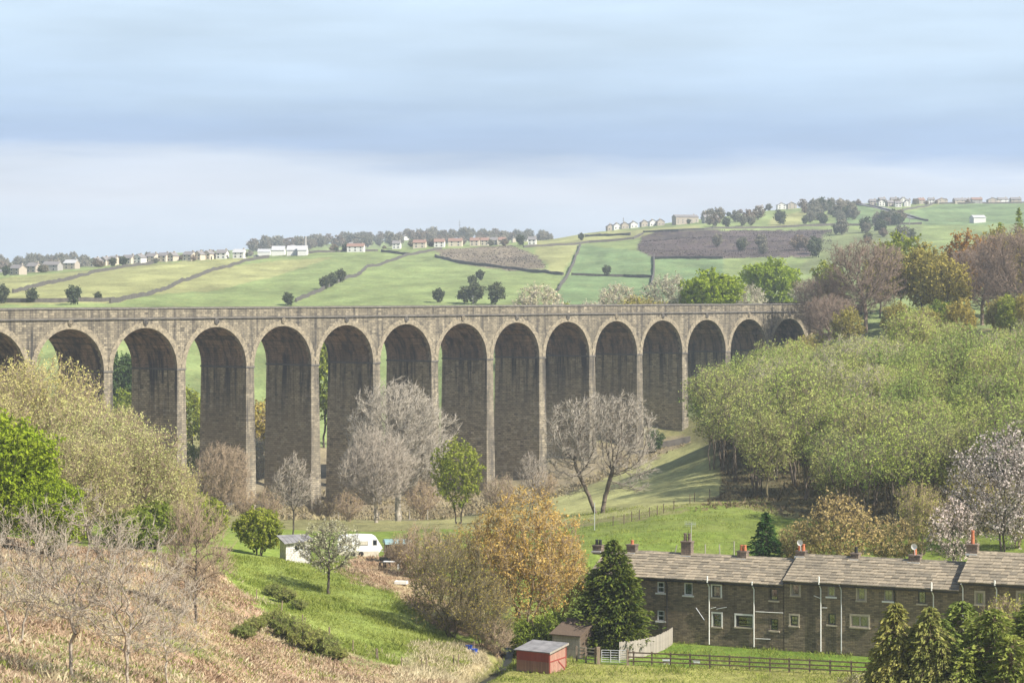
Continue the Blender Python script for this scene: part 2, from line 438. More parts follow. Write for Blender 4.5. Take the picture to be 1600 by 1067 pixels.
# (nearest, farthest, colour, outline by bearing and dip)
ZONES = [
    (560, 3600, FARG, None),
    (300, 560, (.21, .20, .085), None),
    (205, 300, GRASS, None),
    (6, 205, BRACKEN, None),
    (165, 300, GRASS, [(300, 860), (360, 866), (700, 815), (1210, 800), (1210, 900), (760, 1000), (560, 1000), (380, 930)]),
    (150, 240, SLOPE, [(345, 866), (450, 872), (540, 893), (600, 930), (700, 985), (740, 1030), (708, 1052), (590, 1032), (490, 998), (382, 926)]),
    (205, 260, BRACKEN, [(520, 893), (560, 868), (650, 874), (760, 950), (735, 992), (690, 985), (610, 928)]),
    (150, 220, BRACKEN, [(325, 880), (382, 928), (490, 1000), (590, 1035), (708, 1056), (720, 1075), (0, 1075), (0, 880)]),
    (150, 210, STRAW, [(655, 1010), (752, 1015), (765, 1040), (735, 1075), (620, 1075), (640, 1040)]),
    (100, 230, PADDOCK, [(742, 1085), (742, 1060), (790, 1012), (940, 1026), (1100, 1036), (1320, 1050), (1700, 1062), (1700, 1300), (700, 1300)]),
    (186, 232, LAWN, [(905, 1012), (985, 1000), (1060, 990), (1700, 1000), (1700, 1066), (1310, 1052), (1170, 1044), (1000, 1037), (905, 1032)]),
    (280, 400, (.175, .225, .045), [(870, 825), (990, 812), (1130, 786), (1200, 800), (1260, 830), (1260, 870), (860, 870)]),
    (310, 570, PALE, [(860, 770), (960, 735), (1090, 690), (1110, 720), (1130, 772), (1060, 792), (985, 812), (880, 820)]),
    (255, 480, FLOOR, [(1100, 780), (1130, 770), (1110, 640), (1200, 560), (1480, 500), (1750, 500), (1750, 840), (1450, 826), (1250, 806), (1170, 788)]),
    (380, 560, (.23, .19, .12), [(0, 800), (0, 700), (1000, 690), (1085, 680), (1050, 705), (900, 765), (700, 812), (300, 812)]),
    (560, 2300, FARY, [(-50, 440), (240, 412), (395, 402), (300, 440), (190, 472), (-50, 480)]),
    (560, 2300, FARG, [(395, 402), (590, 395), (640, 392), (520, 440), (440, 478), (180, 478), (300, 440)]),
    (700, 2300, FARY, [(260, 432), (420, 408), (520, 402), (430, 432), (330, 455), (240, 460)]),
    (700, 2300, FARG, [(640, 392), (690, 398), (720, 420), (850, 430), (800, 478), (470, 478), (530, 435)]),
    (800, 2300, SCRUB, [(682, 390), (800, 383), (840, 400), (855, 418), (800, 424), (720, 412), (690, 404)]),
    (800, 2300, FARY, [(835, 386), (905, 382), (880, 425), (850, 428), (856, 414), (838, 398)]),
    (800, 2300, FARGRN, [(905, 382), (1022, 395), (1020, 440), (890, 430)]),
    (800, 2300, FARGRN, [(880, 430), (1020, 436), (1020, 478), (860, 478)]),
    (800, 2300, FARGRN, [(1020, 402), (1130, 404), (1130, 478), (1020, 478)]),
    (800, 2300, FARY, [(820, 378), (900, 365), (1060, 354), (1100, 352), (1080, 360), (1000, 372), (905, 381), (835, 386)]),
    (800, 2400, MOOR, [(1000, 372), (1030, 360), (1180, 360), (1300, 359), (1300, 395), (1260, 402), (1120, 404), (1022, 404), (995, 390)]),
    (800, 2400, (.17, .20, .085), [(1290, 362), (1440, 354), (1440, 400), (1240, 430), (1270, 395)]),
    (1000, 2400, FARY, [(1205, 340), (1260, 328), (1250, 352), (1200, 354)]),
    (1000, 2400, FARGRN, [(1330, 318), (1360, 324), (1430, 345), (1430, 352), (1300, 354)]),
    (1000, 2400, FARGRN, [(1400, 336), (1470, 320), (1600, 312), (1700, 312), (1700, 350), (1450, 352)]),
]
def build_ground():
    cols = np.r_[np.linspace(-2600, -140, 36), np.linspace(-100, 1700, 350), np.linspace(1740, 4200, 36)]
    ys = np.r_[np.exp(np.linspace(math.log(6), math.log(95), 50, endpoint=False)),
               np.exp(np.linspace(math.log(95), math.log(260), 290, endpoint=False)),
               np.exp(np.linspace(math.log(260), math.log(620), 170, endpoint=False)),
               np.exp(np.linspace(math.log(620), math.log(2600), 190, endpoint=False)),
               np.exp(np.linspace(math.log(2600), math.log(9000), 20))]
    PX, Y = np.meshgrid(cols, ys)
    X = (PX - 800) / F * Y
    Z = H(X, Y)
    global GRID
    GRID = (cols, np.log(ys), Z)
    V = np.stack([X, Y, Z], -1)
    nr, nc = X.shape
    i = np.arange(nr - 1)[:, None] * nc + np.arange(nc - 1)[None]
    Fc = np.stack([i, i + 1, i + nc + 1, i + nc], -1).reshape(-1, 4)
    PY = HOR + F * (CZ - Z) / Y
    jx = (vnoise(X / 3, Y / 3, 11) - .5) * 16 + (vnoise(X / .8, Y / .8, 12) - .5) * 8
    jy = (vnoise(X / 3, Y / 3, 13) - .5) * 12 + (vnoise(X / .8, Y / .8, 14) - .5) * 6
    jf = np.clip(220 / Y, .12, 1)
    qx, qy = PX + jx * jf, PY + jy * jf
    C = np.zeros((nr, nc, 4)); C[..., 3] = 1
    for (y0, y1, c, poly) in ZONES:
        m = (Y >= y0) & (Y < y1)
        if poly: m &= in_poly(qx, qy, poly)
        C[m, :3] = c
    # patches of straw, moss and bare earth among the bracken
    n1 = vnoise(X / 4, Y / 7, 21); n2 = vnoise(X / 1.3, Y / 2.2, 22); n3 = vnoise(X / 11, Y / 16, 23)
    isb = np.all(np.isclose(C[..., :3], BRACKEN), -1)
    t = np.clip((n1 * .5 + n2 * .3 + n3 * .4 - .55) * 5, 0, 1)[..., None]
    g = np.clip((vnoise(X / 3, Y / 5, 24) - .62) * 6, 0, 1)[..., None]
    Cb = np.array(BRACKEN) * (1 - t) + np.array(STRAW) * t
    Cb = Cb * (1 - g * .7) + np.array((.17, .22, .06)) * g * .7
    C[..., :3] = np.where(isb[..., None], Cb, C[..., :3])
    ds = seg_dist(X, Y, STREAM)
    k = np.clip(1.4 - ds / .8, 0, 1)[..., None]
    C[..., :3] = C[..., :3] * (1 - k) + np.array((.06, .05, .035)) * k
    gr = link('ground', np_mesh('ground', V.reshape(-1, 3), Fc, MG))
    at = gr.data.color_attributes.new('tint', 'FLOAT_COLOR', 'POINT')
    at.data.foreach_set('color', np.ascontiguousarray(C, np.float32).ravel())
    gr.data.polygons.foreach_set('use_smooth', np.ones(len(gr.data.polygons), bool))
    prop(gr, kind='structure')
m, nt, out = newmat('turf'); N = NT(nt)
pos = N.n('ShaderNodeNewGeometry').outputs['Position']
a = N.n('ShaderNodeAttribute', attribute_name='tint').outputs['Color']
n1 = N.rng(N.noise(pos, .9, 5, .65), .32, .68, .66, 1.3)
n2 = N.rng(N.noise(N.mapping(pos, (.06, .02, .06)), 1.0, 4, .6), .35, .65, .78, 1.2)
n3 = N.rng(N.noise(pos, 5.0, 3, .6), .3, .7, .72, 1.25)
sc = N.math('MULTIPLY', N.math('MULTIPLY', n1, n2), n3)
col = N.n('ShaderNodeVectorMath', {0: a, 'Scale': sc}, operation='SCALE').outputs[0]
n4 = N.rng(N.noise(N.mapping(pos, (.035, .014, .03)), 1.0, 6, .7), .35, .65, .72, 1.25)
col = N.n('ShaderNodeVectorMath', {0: col, 'Scale': n4}, operation='SCALE').outputs[0]
yel = N.rng(N.noise(N.mapping(pos, (.25, .12, .2)), 1.0, 4, .6), .48, .72, 0, .4)
col = N.mix(yel, col, N.mix(.5, col, (.36, .32, .13)))
b = N.n('ShaderNodeBsdfPrincipled', {'Base Color': col, 'Roughness': .95, 'Specular IOR Level': .15})
bp = N.n('ShaderNodeBump', {'Strength': .8, 'Distance': .25, 'Height': N.math('ADD', N.noise(pos, 1.2, 5, .7), N.math('MULTIPLY', N.noise(pos, 6, 3), .4))})
nt.links.new(bp.outputs[0], b.inputs['Normal'])
nt.links.new(b.outputs[0], out.inputs[0])
MG = m
build_ground()
def Hf(x, y):
    """fast ground height read off the built sheet"""
    px = 800 + F * x / y; ly = np.log(y)
    c, l, Z = GRID
    i = np.clip(np.searchsorted(c, px) - 1, 0, len(c) - 2); j = np.clip(np.searchsorted(l, ly) - 1, 0, len(l) - 2)
    fx = np.clip((px - c[i]) / (c[i + 1] - c[i]), 0, 1); fy = np.clip((ly - l[j]) / (l[j + 1] - l[j]), 0, 1)
    return (Z[j, i] * (1 - fx) + Z[j, i + 1] * fx) * (1 - fy) + (Z[j + 1, i] * (1 - fx) + Z[j + 1, i + 1] * fx) * fy
def hz(x, y): return float(Hf(np.array([x]), np.array([y]))[0])
def hit(px, py, ymin=70):
    ys = _YS[_YS >= ymin]
    h = Hf((px - 800) / F * ys, ys)
    ray = CZ - (py - HOR) * ys / F
    k = np.nonzero(h >= ray)[0]
    j = k[0] if len(k) else int(np.argmax((h - ray) / ys))
    Y = float(ys[j])
    return Vector(((px - 800) / F * Y, Y, float(h[j])))
sw = MB()
for (ax, ay), (bx, by) in zip(STREAM[:-1], STREAM[1:]):
    pass
pts = [Vector((x, y, hz(x, y) + .22)) for x, y in STREAM]
vs = []
for i, p in enumerate(pts):
    d = (pts[min(i + 1, len(pts) - 1)] - pts[max(i - 1, 0)]); d.z = 0; d.normalize()
    nrm = Vector((-d.y, d.x, 0))
    vs += [p - nrm * .4, p + nrm * .4]
sw.add(vs, [(2 * i, 2 * i + 2, 2 * i + 3, 2 * i + 1) for i in range(len(pts) - 1)])
prop(sw.build('stream', M['water']), kind='structure')

# ------------------------------------------------------------------ viaduct
VA = radians(49); BAY = 17.2; VW = 12.8; SPAN = 15.2; RAD = 7.6
VX0, VY0 = -78.04, 418.0           # front of the deck above the crown of the second arch in view
SPRING, STRING, TOP = 26.0, 35.15, 37.26
def vw(xl, yl): return (VX0 + xl * cos(VA) - yl * sin(VA), VY0 + xl * sin(VA) + yl * cos(VA))
via = thing('viaduct', 'long disused stone railway viaduct of tall round arches crossing the valley', 'viaduct', (VX0, VY0, 0), VA)
K0, K1 = -3, 13
xa, xb = (K0 - .5) * BAY, (K1 + .5) * BAY
NSEG = 28
for k in range(K0, K1 + 1):
    xc = k * BAY
    mb = MB()
    prof = [(xc + RAD * cos(pi * i / NSEG), SPRING + RAD * sin(pi * i / NSEG)) for i in range(NSEG + 1)]   # right to left
    for yy, flip in ((0.0, False), (VW, True)):
        vs, fs = [], []
        top = [(x, STRING) for x, z in prof]
        for (x, z) in prof: vs.append((x, yy, z))
        for (x, z) in top: vs.append((x, yy, z))
        n = NSEG + 1
        for i in range(NSEG): fs.append((i, n + i, n + i + 1, i + 1))
        b0 = len(vs)
        vs += [(xc + BAY / 2, yy, SPRING), (xc + BAY / 2, yy, STRING), (xc - BAY / 2, yy, SPRING), (xc - BAY / 2, yy, STRING)]
        fs += [(0, b0, b0 + 1, n), (NSEG, n + NSEG, b0 + 3, b0 + 2)]
        if flip: fs = [f[::-1] for f in fs]
        mb.add(vs, [f[::-1] for f in fs], 0)
    vs = [(x, 0, z) for x, z in prof] + [(x, VW, z) for x, z in prof]
    n = NSEG + 1
    mb.add(vs, [(i, i + 1, n + i + 1, n + i) for i in range(NSEG)], 1)
    mb.build('arch', [M['via_face'], M['via_soffit']], via)
    # ring of voussoirs, each stone a little prouder or shallower than its neighbour
    rg = MB(); NV = 37
    rnd = random.Random(k + 50)
    vs, fs = [], []
    for i in range(NV):
        o = -.07 - .05 * rnd.random(); th = .92 + (.16 if i % 2 else 0)
        for a_ in (pi * (i + .03) / NV, pi * (i + .97) / NV):
            for (r, y_) in ((RAD - .02, .6 if i % 2 else .95), (RAD - .02, o), (RAD + th, o), (RAD + th, .05)):
                vs.append((xc + r * cos(a_), y_, SPRING + r * sin(a_)))
    for s in range(2 * NV - 1):
        for q in range(3): fs.append((4 * s + q, 4 * s + q + 1, 4 * s + 4 + q + 1, 4 * s + 4 + q))
    rg.add(vs, fs)
    rg.build('arch_ring', M['via_ring'], via)
    # cast-iron tie plate above the crown
    tp = MB()
    zc = STRING - .55
    for a_ in (0, pi / 4, pi / 2, 3 * pi / 4):
        dx, dz = cos(a_) * .42, sin(a_) * .42
        tp.tube((xc - dx, -.24, zc - dz), (xc + dx, -.24, zc + dz), .07, n=6)
    for i in range(16):
        p = lambda j: (xc + .5 * cos(2 * pi * j / 16), -.24, zc + .5 * sin(2 * pi * j / 16))
        tp.tube(p(i), p(i + 1), .08, n=5)
    tp.tube((xc, -.34, zc), (xc, 0, zc), .14, n=8)
    tp.build('tie_plate', M['coping'] if k % 3 else M['via_ring'], via)
PIER_BASES = []
for k in range(K0, K1):
    xm = (k + .5) * BAY
    wx, wy = vw(xm, VW / 2)
    zb = min(float(H(*[np.array([q]) for q in vw(xm, t)])[0]) for t in (0, VW / 2, VW)) - 1.2
    PIER_BASES.append((xm, zb))
    hgt = SPRING - zb
    t0, t1 = 1.0, 1.0 + .013 * hgt
    e = .012 * hgt
    mb = MB()
    NL = 6
    vs, fs = [], []
    for j in range(NL + 1):
        f = j / NL; z = SPRING - hgt * f; hx = t0 + (t1 - t0) * f; ey = e * f
        vs += [(xm - hx, -ey, z), (xm + hx, -ey, z), (xm + hx, VW + ey, z), (xm - hx, VW + ey, z)]
    for j in range(NL):
        a0, b0 = 4 * j, 4 * j + 4
        for q in range(4):
            r = (q + 1) % 4
            fs.append((a0 + q, b0 + q, b0 + r, a0 + r))
    mb.add([v for v in vs], [f for i, f in enumerate(fs)])
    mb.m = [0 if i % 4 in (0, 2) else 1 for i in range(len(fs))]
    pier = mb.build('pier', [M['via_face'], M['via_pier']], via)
    ib = MB(); ib.box(xm - t0 - .13, xm + t0 + .13, -.14, VW + .14, SPRING - .32, SPRING + .02)
    ib.build('impost_band', M['coping'], pier)
# abutment at the far bank, with its pilaster
ab = MB()
xe = K1 * BAY + SPAN / 2
ab.box(xe, xe + 26, .02, VW - .02, 12, STRING - .02)
ab.build('abutment', M['via_face'], via)
pl = MB(); pl.box(xe + .9, xe + 3.6, -.75, VW + .75, 12, TOP - .2)
pl.box(xe + .75, xe + 3.75, -.9, VW + .9, TOP - .25, TOP + .25)
pl.build('end_pilaster', M['via_pier'], via)
for y0, y1 in ((0.05, .6), (VW - .6, VW - .05)):
    pp = MB(); pp.box(xa, xe + 26, y0, y1, STRING + .25, TOP - .24); pp.build('parapet', M['via_face'], via)
for yc, s in ((-.02, -1), (VW + .02, 1)):
    st = MB(); st.box(xa, xe + .9, min(yc + s * .26, yc - s * .7), max(yc + s * .26, yc - s * .7), STRING, STRING + .30)
    st.build('string_course', M['coping'], via)
dk = MB(); dk.box(xa, xe + 26, .61, VW - .61, STRING - .3, STRING + .2); dk.build('trackbed', M['wallstone'], via)
# coping stones laid end to end along the near parapet, slightly out of line
rnd = random.Random(4)
cpm = []
for wv in (1.8, 2.1, 2.5):
    c_ = MB(); c_.box(0, wv - .03, -.12, .74, 0, .24); c_.v = [(x, y + (.05 if z > .1 and y < 0 else 0), z) for x, y, z in c_.v]
    cpm.append((wv, c_.mesh('coping_stone', M['coping'])))
x = xa
while x < xe:
    wv, ms = rnd.choice(cpm)
    o = link('coping_stone', ms, via, (x, .0 + rnd.uniform(-.02, .02), TOP - .24 + rnd.uniform(-.02, .03)))
    o.rotation_euler = (0, rnd.uniform(-.006, .006), 0)
    x += wv
cb = MB(); cb.box(xa, xe, VW - .7, VW + .1, TOP - .24, TOP); cb.build('far_coping', M['coping'], via)

# ------------------------------------------------------------------ cottages
RA = radians(26); RU = Vector((cos(RA), -sin(RA), 0)); RV = Vector((sin(RA), cos(RA), 0))
R0 = Vector(((1052 - 800) / F * 207, 207, 9.4))
def row_s(px):
    q = (px - 800) / F
    return (R0.y * q - R0.x) / (RU.x - RU.y * q)
def row_sz(px, py):
    s = row_s(px)
    return s, CZ - (py - HOR) * (R0.y + RU.y * s) / F
DEPTH = 8.0
SL = []
for wv in (.5, .62, .76, .92):
    q = MB(); q.box(-wv / 2, wv / 2, 0, .60, -.03, .06)
    q.v = [(x + (.012 if z > 0 and x < 0 else 0), y, z) for x, y, z in q.v]
    SL.append((wv, q.mesh('slate', M['slate'])))
def cottage(name, label, pa, pb, eave, rise, wins, pipes, chims, extra=None, ov=(.0, .0), seed=1):
    s0, s1 = row_s(pa), row_s(pb)
    base = R0.z - .6
    h = thing(name, label, 'house', R0 + RU * s0 + Vector((0, 0, 0)), -RA)
    L = s1 - s0; ze = eave - R0.z; zb = -.6
    rects = []
    for w in wins:
        (a, t), (b, u) = row_sz(w['r'][0], w['r'][1]), row_sz(w['r'][2], w['r'][3])
        rects.append((a - s0, b - s0, u - R0.z, t - R0.z, w))
    wl_ = MB()
    us = sorted({0, L} | {r[0] for r in rects} | {r[1] for r in rects})
    zs = sorted({zb, ze} | {r[2] for r in rects} | {r[3] for r in rects})
    for i in range(len(us) - 1):
        for j in range(len(zs) - 1):
            cu, cz = (us[i] + us[i + 1]) / 2, (zs[j] + zs[j + 1]) / 2
            if any(r[0] < cu < r[1] and r[2] < cz < r[3] for r in rects): continue
            wl_.add([(us[i], 0, zs[j]), (us[i + 1], 0, zs[j]), (us[i + 1], 0, zs[j + 1]), (us[i], 0, zs[j + 1])], [(0, 1, 2, 3)])
    for (a, b, z0, z1, w) in rects:
        d = .42
        wl_.add([(a, 0, z0), (b, 0, z0), (b, 0, z1), (a, 0, z1), (a, d, z0), (b, d, z0), (b, d, z1), (a, d, z1)],
                [(0, 1, 5, 4), (1, 2, 6, 5), (2, 3, 7, 6), (3, 0, 4, 7), (4, 5, 6, 7)])
    D = DEPTH
    wl_.add([(0, 0, zb), (0, 0, ze), (0, D / 2, ze + rise), (0, D, ze), (0, D, zb)], [(0, 1, 2, 3, 4)])
    wl_.add([(L, 0, zb), (L, 0, ze), (L, D / 2, ze + rise), (L, D, ze), (L, D, zb)], [(4, 3, 2, 1, 0)])
    wl_.add([(0, D, zb), (L, D, zb), (L, D, ze), (0, D, ze)], [(3, 2, 1, 0)])
    wl_.build('wall', M['house_wall'], h)
    for (a, b, z0, z1, w) in rects:
        fm = M[w.get('m', 'white')]
        t = .09; f = MB()
        y0, y1 = (-.02, .14) if w.get('surround') else (.06, .14)
        if w.get('surround'):
            sr = M['house_trim'] if w['surround'] == 'stone' else M['white']
            t2 = .13
            f2 = MB()
            f2.box(a - t2, a, -.04, .05, z0, z1); f2.box(b, b + t2, -.04, .05, z0, z1)
            f2.box(a - t2, b + t2, -.043, .05, z1, z1 + t2 + .02)
        f.box(a, a + t, .06, .14, z0, z1); f.box(b - t, b, .06, .14, z0, z1)
        f.box(a + t, b - t, .062, .138, z0, z0 + t); f.box(a + t, b - t, .062, .138, z1 - t, z1)
        if w.get('bar', True) and not w.get('mull'):
            f.box(a + t, b - t, .065, .135, (z0 + z1) / 2 - .04, (z0 + z1) / 2 + .04)
        if w.get('mull'): f.box((a + b) / 2 - .07, (a + b) / 2 + .07, .05, .136, z0 + t, z1 - t)
        win = f.build('window', fm, h)
        if w.get('surround'): f2.build('surround', sr, win)
        g = MB(); g.box(a + t, b - t, .10, .115, z0 + t, z1 - t); g.build('pane', M['clear_glass'], win)
        bk = MB(); bk.box(a + .01, b - .01, .40, .415, z0 + .01, z1 - .01); bk.build('unlit_room_sheet', M['room'], win)  # dark sheet paints the room's shade behind the glass
        for side in ([0, 1] if (seed + len(win.children) + int(a * 7)) % 3 else [int(a * 3) % 2]):
            c_ = MB(); n_ = 6; cw = (b - a) * (.22 + .05 * (int(a * 5) % 3))
            for q in range(n_):
                x_ = (a + t if side == 0 else b - t - cw) + cw * q / n_
                c_.add([(x_, .155 + .012 * (q % 2), z0 + t), (x_ + cw / n_, .155 + .012 * ((q + 1) % 2), z0 + t), (x_ + cw / n_, .155 + .012 * ((q + 1) % 2), z1 - t), (x_, .155 + .012 * (q % 2), z1 - t)], [(0, 1, 2, 3)])
            c_.build('curtain', M['curtain'], win)
        sl = MB(); sl.box(a - .15, b + .15, -.12, .06, z0 - .13, z0 - .002)
        sl.build('sill', M['house_trim'] if w.get('surround') == 'stone' or w.get('m') == 'dark_frame' else M['white'], win)
    # roof: bed + individual stone slates in courses
    pitch = math.atan2(rise, D / 2); LS = math.hypot(rise, D / 2)
    rf = MB()
    for s_ in (0, 1):
        yv = lambda v: v if s_ == 0 else D - v
        p = [(-.02, yv(-.22), ze - .22 * math.tan(pitch) + .02), (L + .02, yv(-.22), ze - .22 * math.tan(pitch) + .02), (L + .02, yv(D / 2), ze + rise + .02), (-.02, yv(D / 2), ze + rise + .02)]
        rf.add(p + [(x, y, z + .07) for x, y, z in p], [(4, 5, 6, 7), (3, 2, 1, 0), (0, 1, 5, 4), (1, 2, 6, 5), (2, 3, 7, 6), (3, 0, 4, 7)])
    roof = rf.build('roof', [M['slate_bed']], h)
    rnd = random.Random(seed)
    nC = 10; ex = (LS + .26) / nC
    for j in range(nC):
        v = -.30 + j * ex
        x = -.08 - rnd.random() * .2
        while x < L + .02:
            wv, ms = rnd.choice(SL)
            wv2 = min(wv, L + .12 - x)
            if wv2 < .15: break
            o = link('slate', ms, roof)
            yy = v * cos(pitch); zz = ze + v * sin(pitch) + .115
            o.location = (max(x, -.08) + wv2 / 2, yy, zz + rnd.uniform(-.012, .02))
            o.rotation_euler = (pitch - radians(5.0) + rnd.uniform(-.02, .02), rnd.uniform(-.012, .012), rnd.uniform(-.02, .02))
            o.scale = (wv2 / wv * .97, ex / .48, 1)
            x += wv2
    rd = MB()
    x = 0
    while x < L:
        w2 = min(.8, L - x)
        z = ze + rise + .10 + rnd.uniform(-.01, .02)
        rd.add([(x, D / 2 - .2, z - .06), (x + w2 * .97, D / 2 - .2, z - .06), (x + w2 * .97, D / 2, z + .08), (x, D / 2, z + .08), (x, D / 2 + .2, z - .06), (x + w2 * .97, D / 2 + .2, z - .06)],
               [(0, 1, 2, 3), (3, 2, 5, 4), (0, 3, 4), (1, 5, 2)])
        x += .8
    prop(rd.build('ridge_stones', M['slate'], roof), kind='stuff')
    gt = MB(); gt.box(0, L, -.30, -.20, ze - .22, ze - .11); gt.build('gutter', M['black_iron'], h)
    for (pp, py0, py1, mt) in pipes:
        s, z0 = row_sz(pp, py0); _, z1 = row_sz(pp, py1)
        x = s - s0; p = MB()
        zt, zl = z0 - R0.z, z1 - R0.z
        p.tube((x, -.1, zl), (x, -.1, min(zt, ze - .5)), .052, n=8)
        if zt > ze - .4: p.tube((x, -.1, ze - .5), (x - .12, -.25, ze - .1), .052, n=8); p.tube((x - .12, -.25, ze - .12), (x - .12, -.25, zt), .07, n=8)
        p.build('downpipe', M[mt], h)
    for (px0, px1, pyt, pyb, mt) in (extra or []):
        s, zt = row_sz(px0, pyt); s2, z2 = row_sz(px1, pyb)
        p = MB(); p.tube((s - s0, -.09, zt - R0.z), (s2 - s0, -.09, z2 - R0.z), .032, n=6); p.build('waste_pipe', M[mt], h)
    for c in chims:
        s = row_s_v(c['px'], D / 2) - s0
        Yc = (R0 + RU * (s + s0) + RV * (D / 2)).y
        zt = CZ - (c['top'] - HOR) * Yc / F - R0.z
        z0 = ze + rise - .35
        q = MB(); hw, hd = c.get('w', .42), c.get('d', .36)
        q.box(s - hw, s + hw, D / 2 - hd, D / 2 + hd, z0, zt)
        q.box(s - hw - .06, s + hw + .06, D / 2 - hd - .06, D / 2 + hd + .06, zt, zt + .12)
        ch = q.build('chimney', M['chimney'], roof)
        fl = MB(); fl.box(s - hw - .03, s + hw + .03, D / 2 - hd - .25, D / 2 - hd - .01, z0 + .15, z0 + .3); fl.build('lead_flashing', M['galv'], roof)
        for i, (dx, hh, mt) in enumerate(c['pots']):
            p = MB(); zz = zt + .12
            p.tube((s + dx, D / 2, zz), (s + dx, D / 2, zz + hh), .16, .125, n=10); p.tube((s + dx, D / 2, zz + hh - .02), (s + dx, D / 2, zz + hh + .07), .155, .15, n=10)
            if hh > .6: p.tube((s + dx, D / 2, zz + hh * .5), (s + dx, D / 2, zz + hh * .5 + .06), .17, .17, n=10)
            p.build('chimney_pot', M[mt], roof)
        if c.get('dish'):
            p = MB(); zz = zt + .85; n_ = 14
            vs = [(s + .05, D / 2 - .42, zz)] + [(s + .05 + .27 * cos(2 * pi * i / n_), D / 2 - .5, zz + .27 * sin(2 * pi * i / n_)) for i in range(n_)]
            p.add(vs, [(0, 1 + i, 1 + (i + 1) % n_) for i in range(n_)])
            p.tube((s + .05, D / 2 - .40, zz), (s + .05, D / 2 - .25, zt + .1), .03, n=6)
            p.build('satellite_dish', M['white'], roof)
        if c.get('aerial'):
            p = MB(); zz = zt + .1
            p.tube((s + .3, D / 2 + .2, zz), (s + .3, D / 2 + .2, zz + 1.65), .022, n=5)
            p.tube((s - .3, D / 2 + .2, zz + 1.5), (s + .75, D / 2 + .2, zz + 1.55), .018, n=5)
            for i in range(8): p.tube((s - .3 + i * .14, D / 2 + .2, zz + 1.28), (s - .3 + i * .14, D / 2 + .2, zz + 1.76), .012, n=4)
            p.build('tv_aerial', M['galv'], roof)
    return h
def row_s_v(px, v):
    q = (px - 800) / F
    o = R0 + RV * v
    return (o.y * q - o.x) / (RU.x - RU.y * q)
T_ = 'terracotta'
w_ = lambda *r, **k: dict(r=r, **k)
cottage('stone_cottage', 'low stone cottage row with white windows and downpipes beside the dark conifer', 922, 1224, 15.0, 1.7,
        [w_(1027, 908.5, 1038, 926), w_(1027, 953, 1038, 970), w_(1069, 910, 1082, 930, bar=False), w_(1113, 914, 1126, 933, surround='white', bar=False, m='dark_frame'),
         w_(1114, 958, 1127, 979, surround='white', m='dark_frame'), w_(1150, 960.5, 1176, 980, surround='white', bar=False, m='dark_frame'), w_(1203.5, 919, 1215.5, 938, m='dark_frame', bar=False),
         w_(1204, 966, 1216, 985, m='dark_frame', bar=False), w_(960, 906, 972, 924)],
        [(1042.8, 906, 1002, 'black_iron'), (1108.7, 899, 1006, 'white'), (1178.6, 908, 1010, 'white')],
        [dict(px=935, top=853, pots=[(-.15, .4, 'black_iron'), (.2, .4, 'black_iron')]), dict(px=988, top=852, pots=[(0, .3, T_)]),
         dict(px=1074, top=847, w=.46, pots=[(-.2, .62, 'chimney'), (.2, .62, 'chimney')], aerial=True), dict(px=1161, top=862, pots=[(-.14, .42, T_), (.18, .42, T_)])],
        [(1181, 1224, 955, 957, 'white'), (1181, 1204, 997, 998, 'white'), (1111, 1119, 950, 948, 'white'), (1120, 1136, 951, 948, 'galv'), (1088, 1101, 949, 968, 'galv')], seed=3)
cottage('stone_cottage', 'middle stone cottage row with pale stone window surrounds and two satellite dishes', 1225.2, 1498, 15.38, 1.78,
        [w_(1237, 912, 1249, 930, surround='stone', bar=False, m='grey_wood'), w_(1235, 961, 1247, 977.5, surround='stone', bar=False, m='dark_frame'), w_(1293, 913.5, 1305, 932, m='grey_wood', bar=False),
         w_(1294, 958, 1305.5, 976, m='dark_frame', bar=False), w_(1340, 917.5, 1352, 938, surround='stone', bar=False, m='grey_wood'), w_(1330, 961, 1357, 980, surround='stone', mull=True, m='grey_wood'),
         w_(1381, 921, 1395, 939, bar=False, m='grey_wood'), w_(1434.5, 923, 1446.5, 943, m='dark_frame', bar=False), w_(1430, 966, 1450, 986, m='grey_wood', mull=True)],
        [(1283, 900, 1017, 'white'), (1315, 914, 1020, 'galv'), (1398.6, 916, 1024, 'black_iron'), (1459, 909, 1026, 'white')],
        [dict(px=1252, top=862, pots=[(-.16, .5, T_), (.2, .5, T_)], dish=True), dict(px=1337, top=865.5, w=.34, pots=[(.05, .45, 'black_iron')]), dict(px=1430, top=868.5, w=.5, pots=[(0, .6, T_)], dish=True)],
        [(1272, 1282, 930, 934, 'white'), (1285, 1293, 949, 949, 'white')], seed=5)
cottage('stone_cottage', 'tallest stone cottage at the right end of the row with a tall orange chimney pot', 1498.6, 1660, 16.12, 2.0,
        [w_(1525, 925, 1537, 944, surround='stone', bar=False, m='grey_wood'), w_(1590, 925, 1602, 944, surround='stone', bar=False, m='grey_wood'), w_(1525, 970, 1550, 990, surround='stone', mull=True, m='grey_wood')],
        [(1505, 912, 1028, 'white'), (1557.7, 906, 1030, 'white')], [dict(px=1520, top=851.5, w=.46, pots=[(0, 1.05, T_)]), dict(px=1640, top=855, pots=[(0, .5, T_)])], seed=8)
# ------------------------------------------------------------------ trees
def sample_env(rng, env, n, shell):
    vol = np.array([e[3] * e[4] * e[5] for e in env]); vol = vol / vol.sum()
    out = []
    for e, k in zip(env, rng.multinomial(n, vol)):
        d = rng.normal(size=(k, 3)); d /= np.linalg.norm(d, axis=1)[:, None]
        r = rng.random(k) ** (1 / 3) ; r = r * (1 - shell) + shell * (r ** .35)
        out.append(np.array(e[:3]) + d * r[:, None] * np.array(e[3:]))
    return np.concatenate(out)

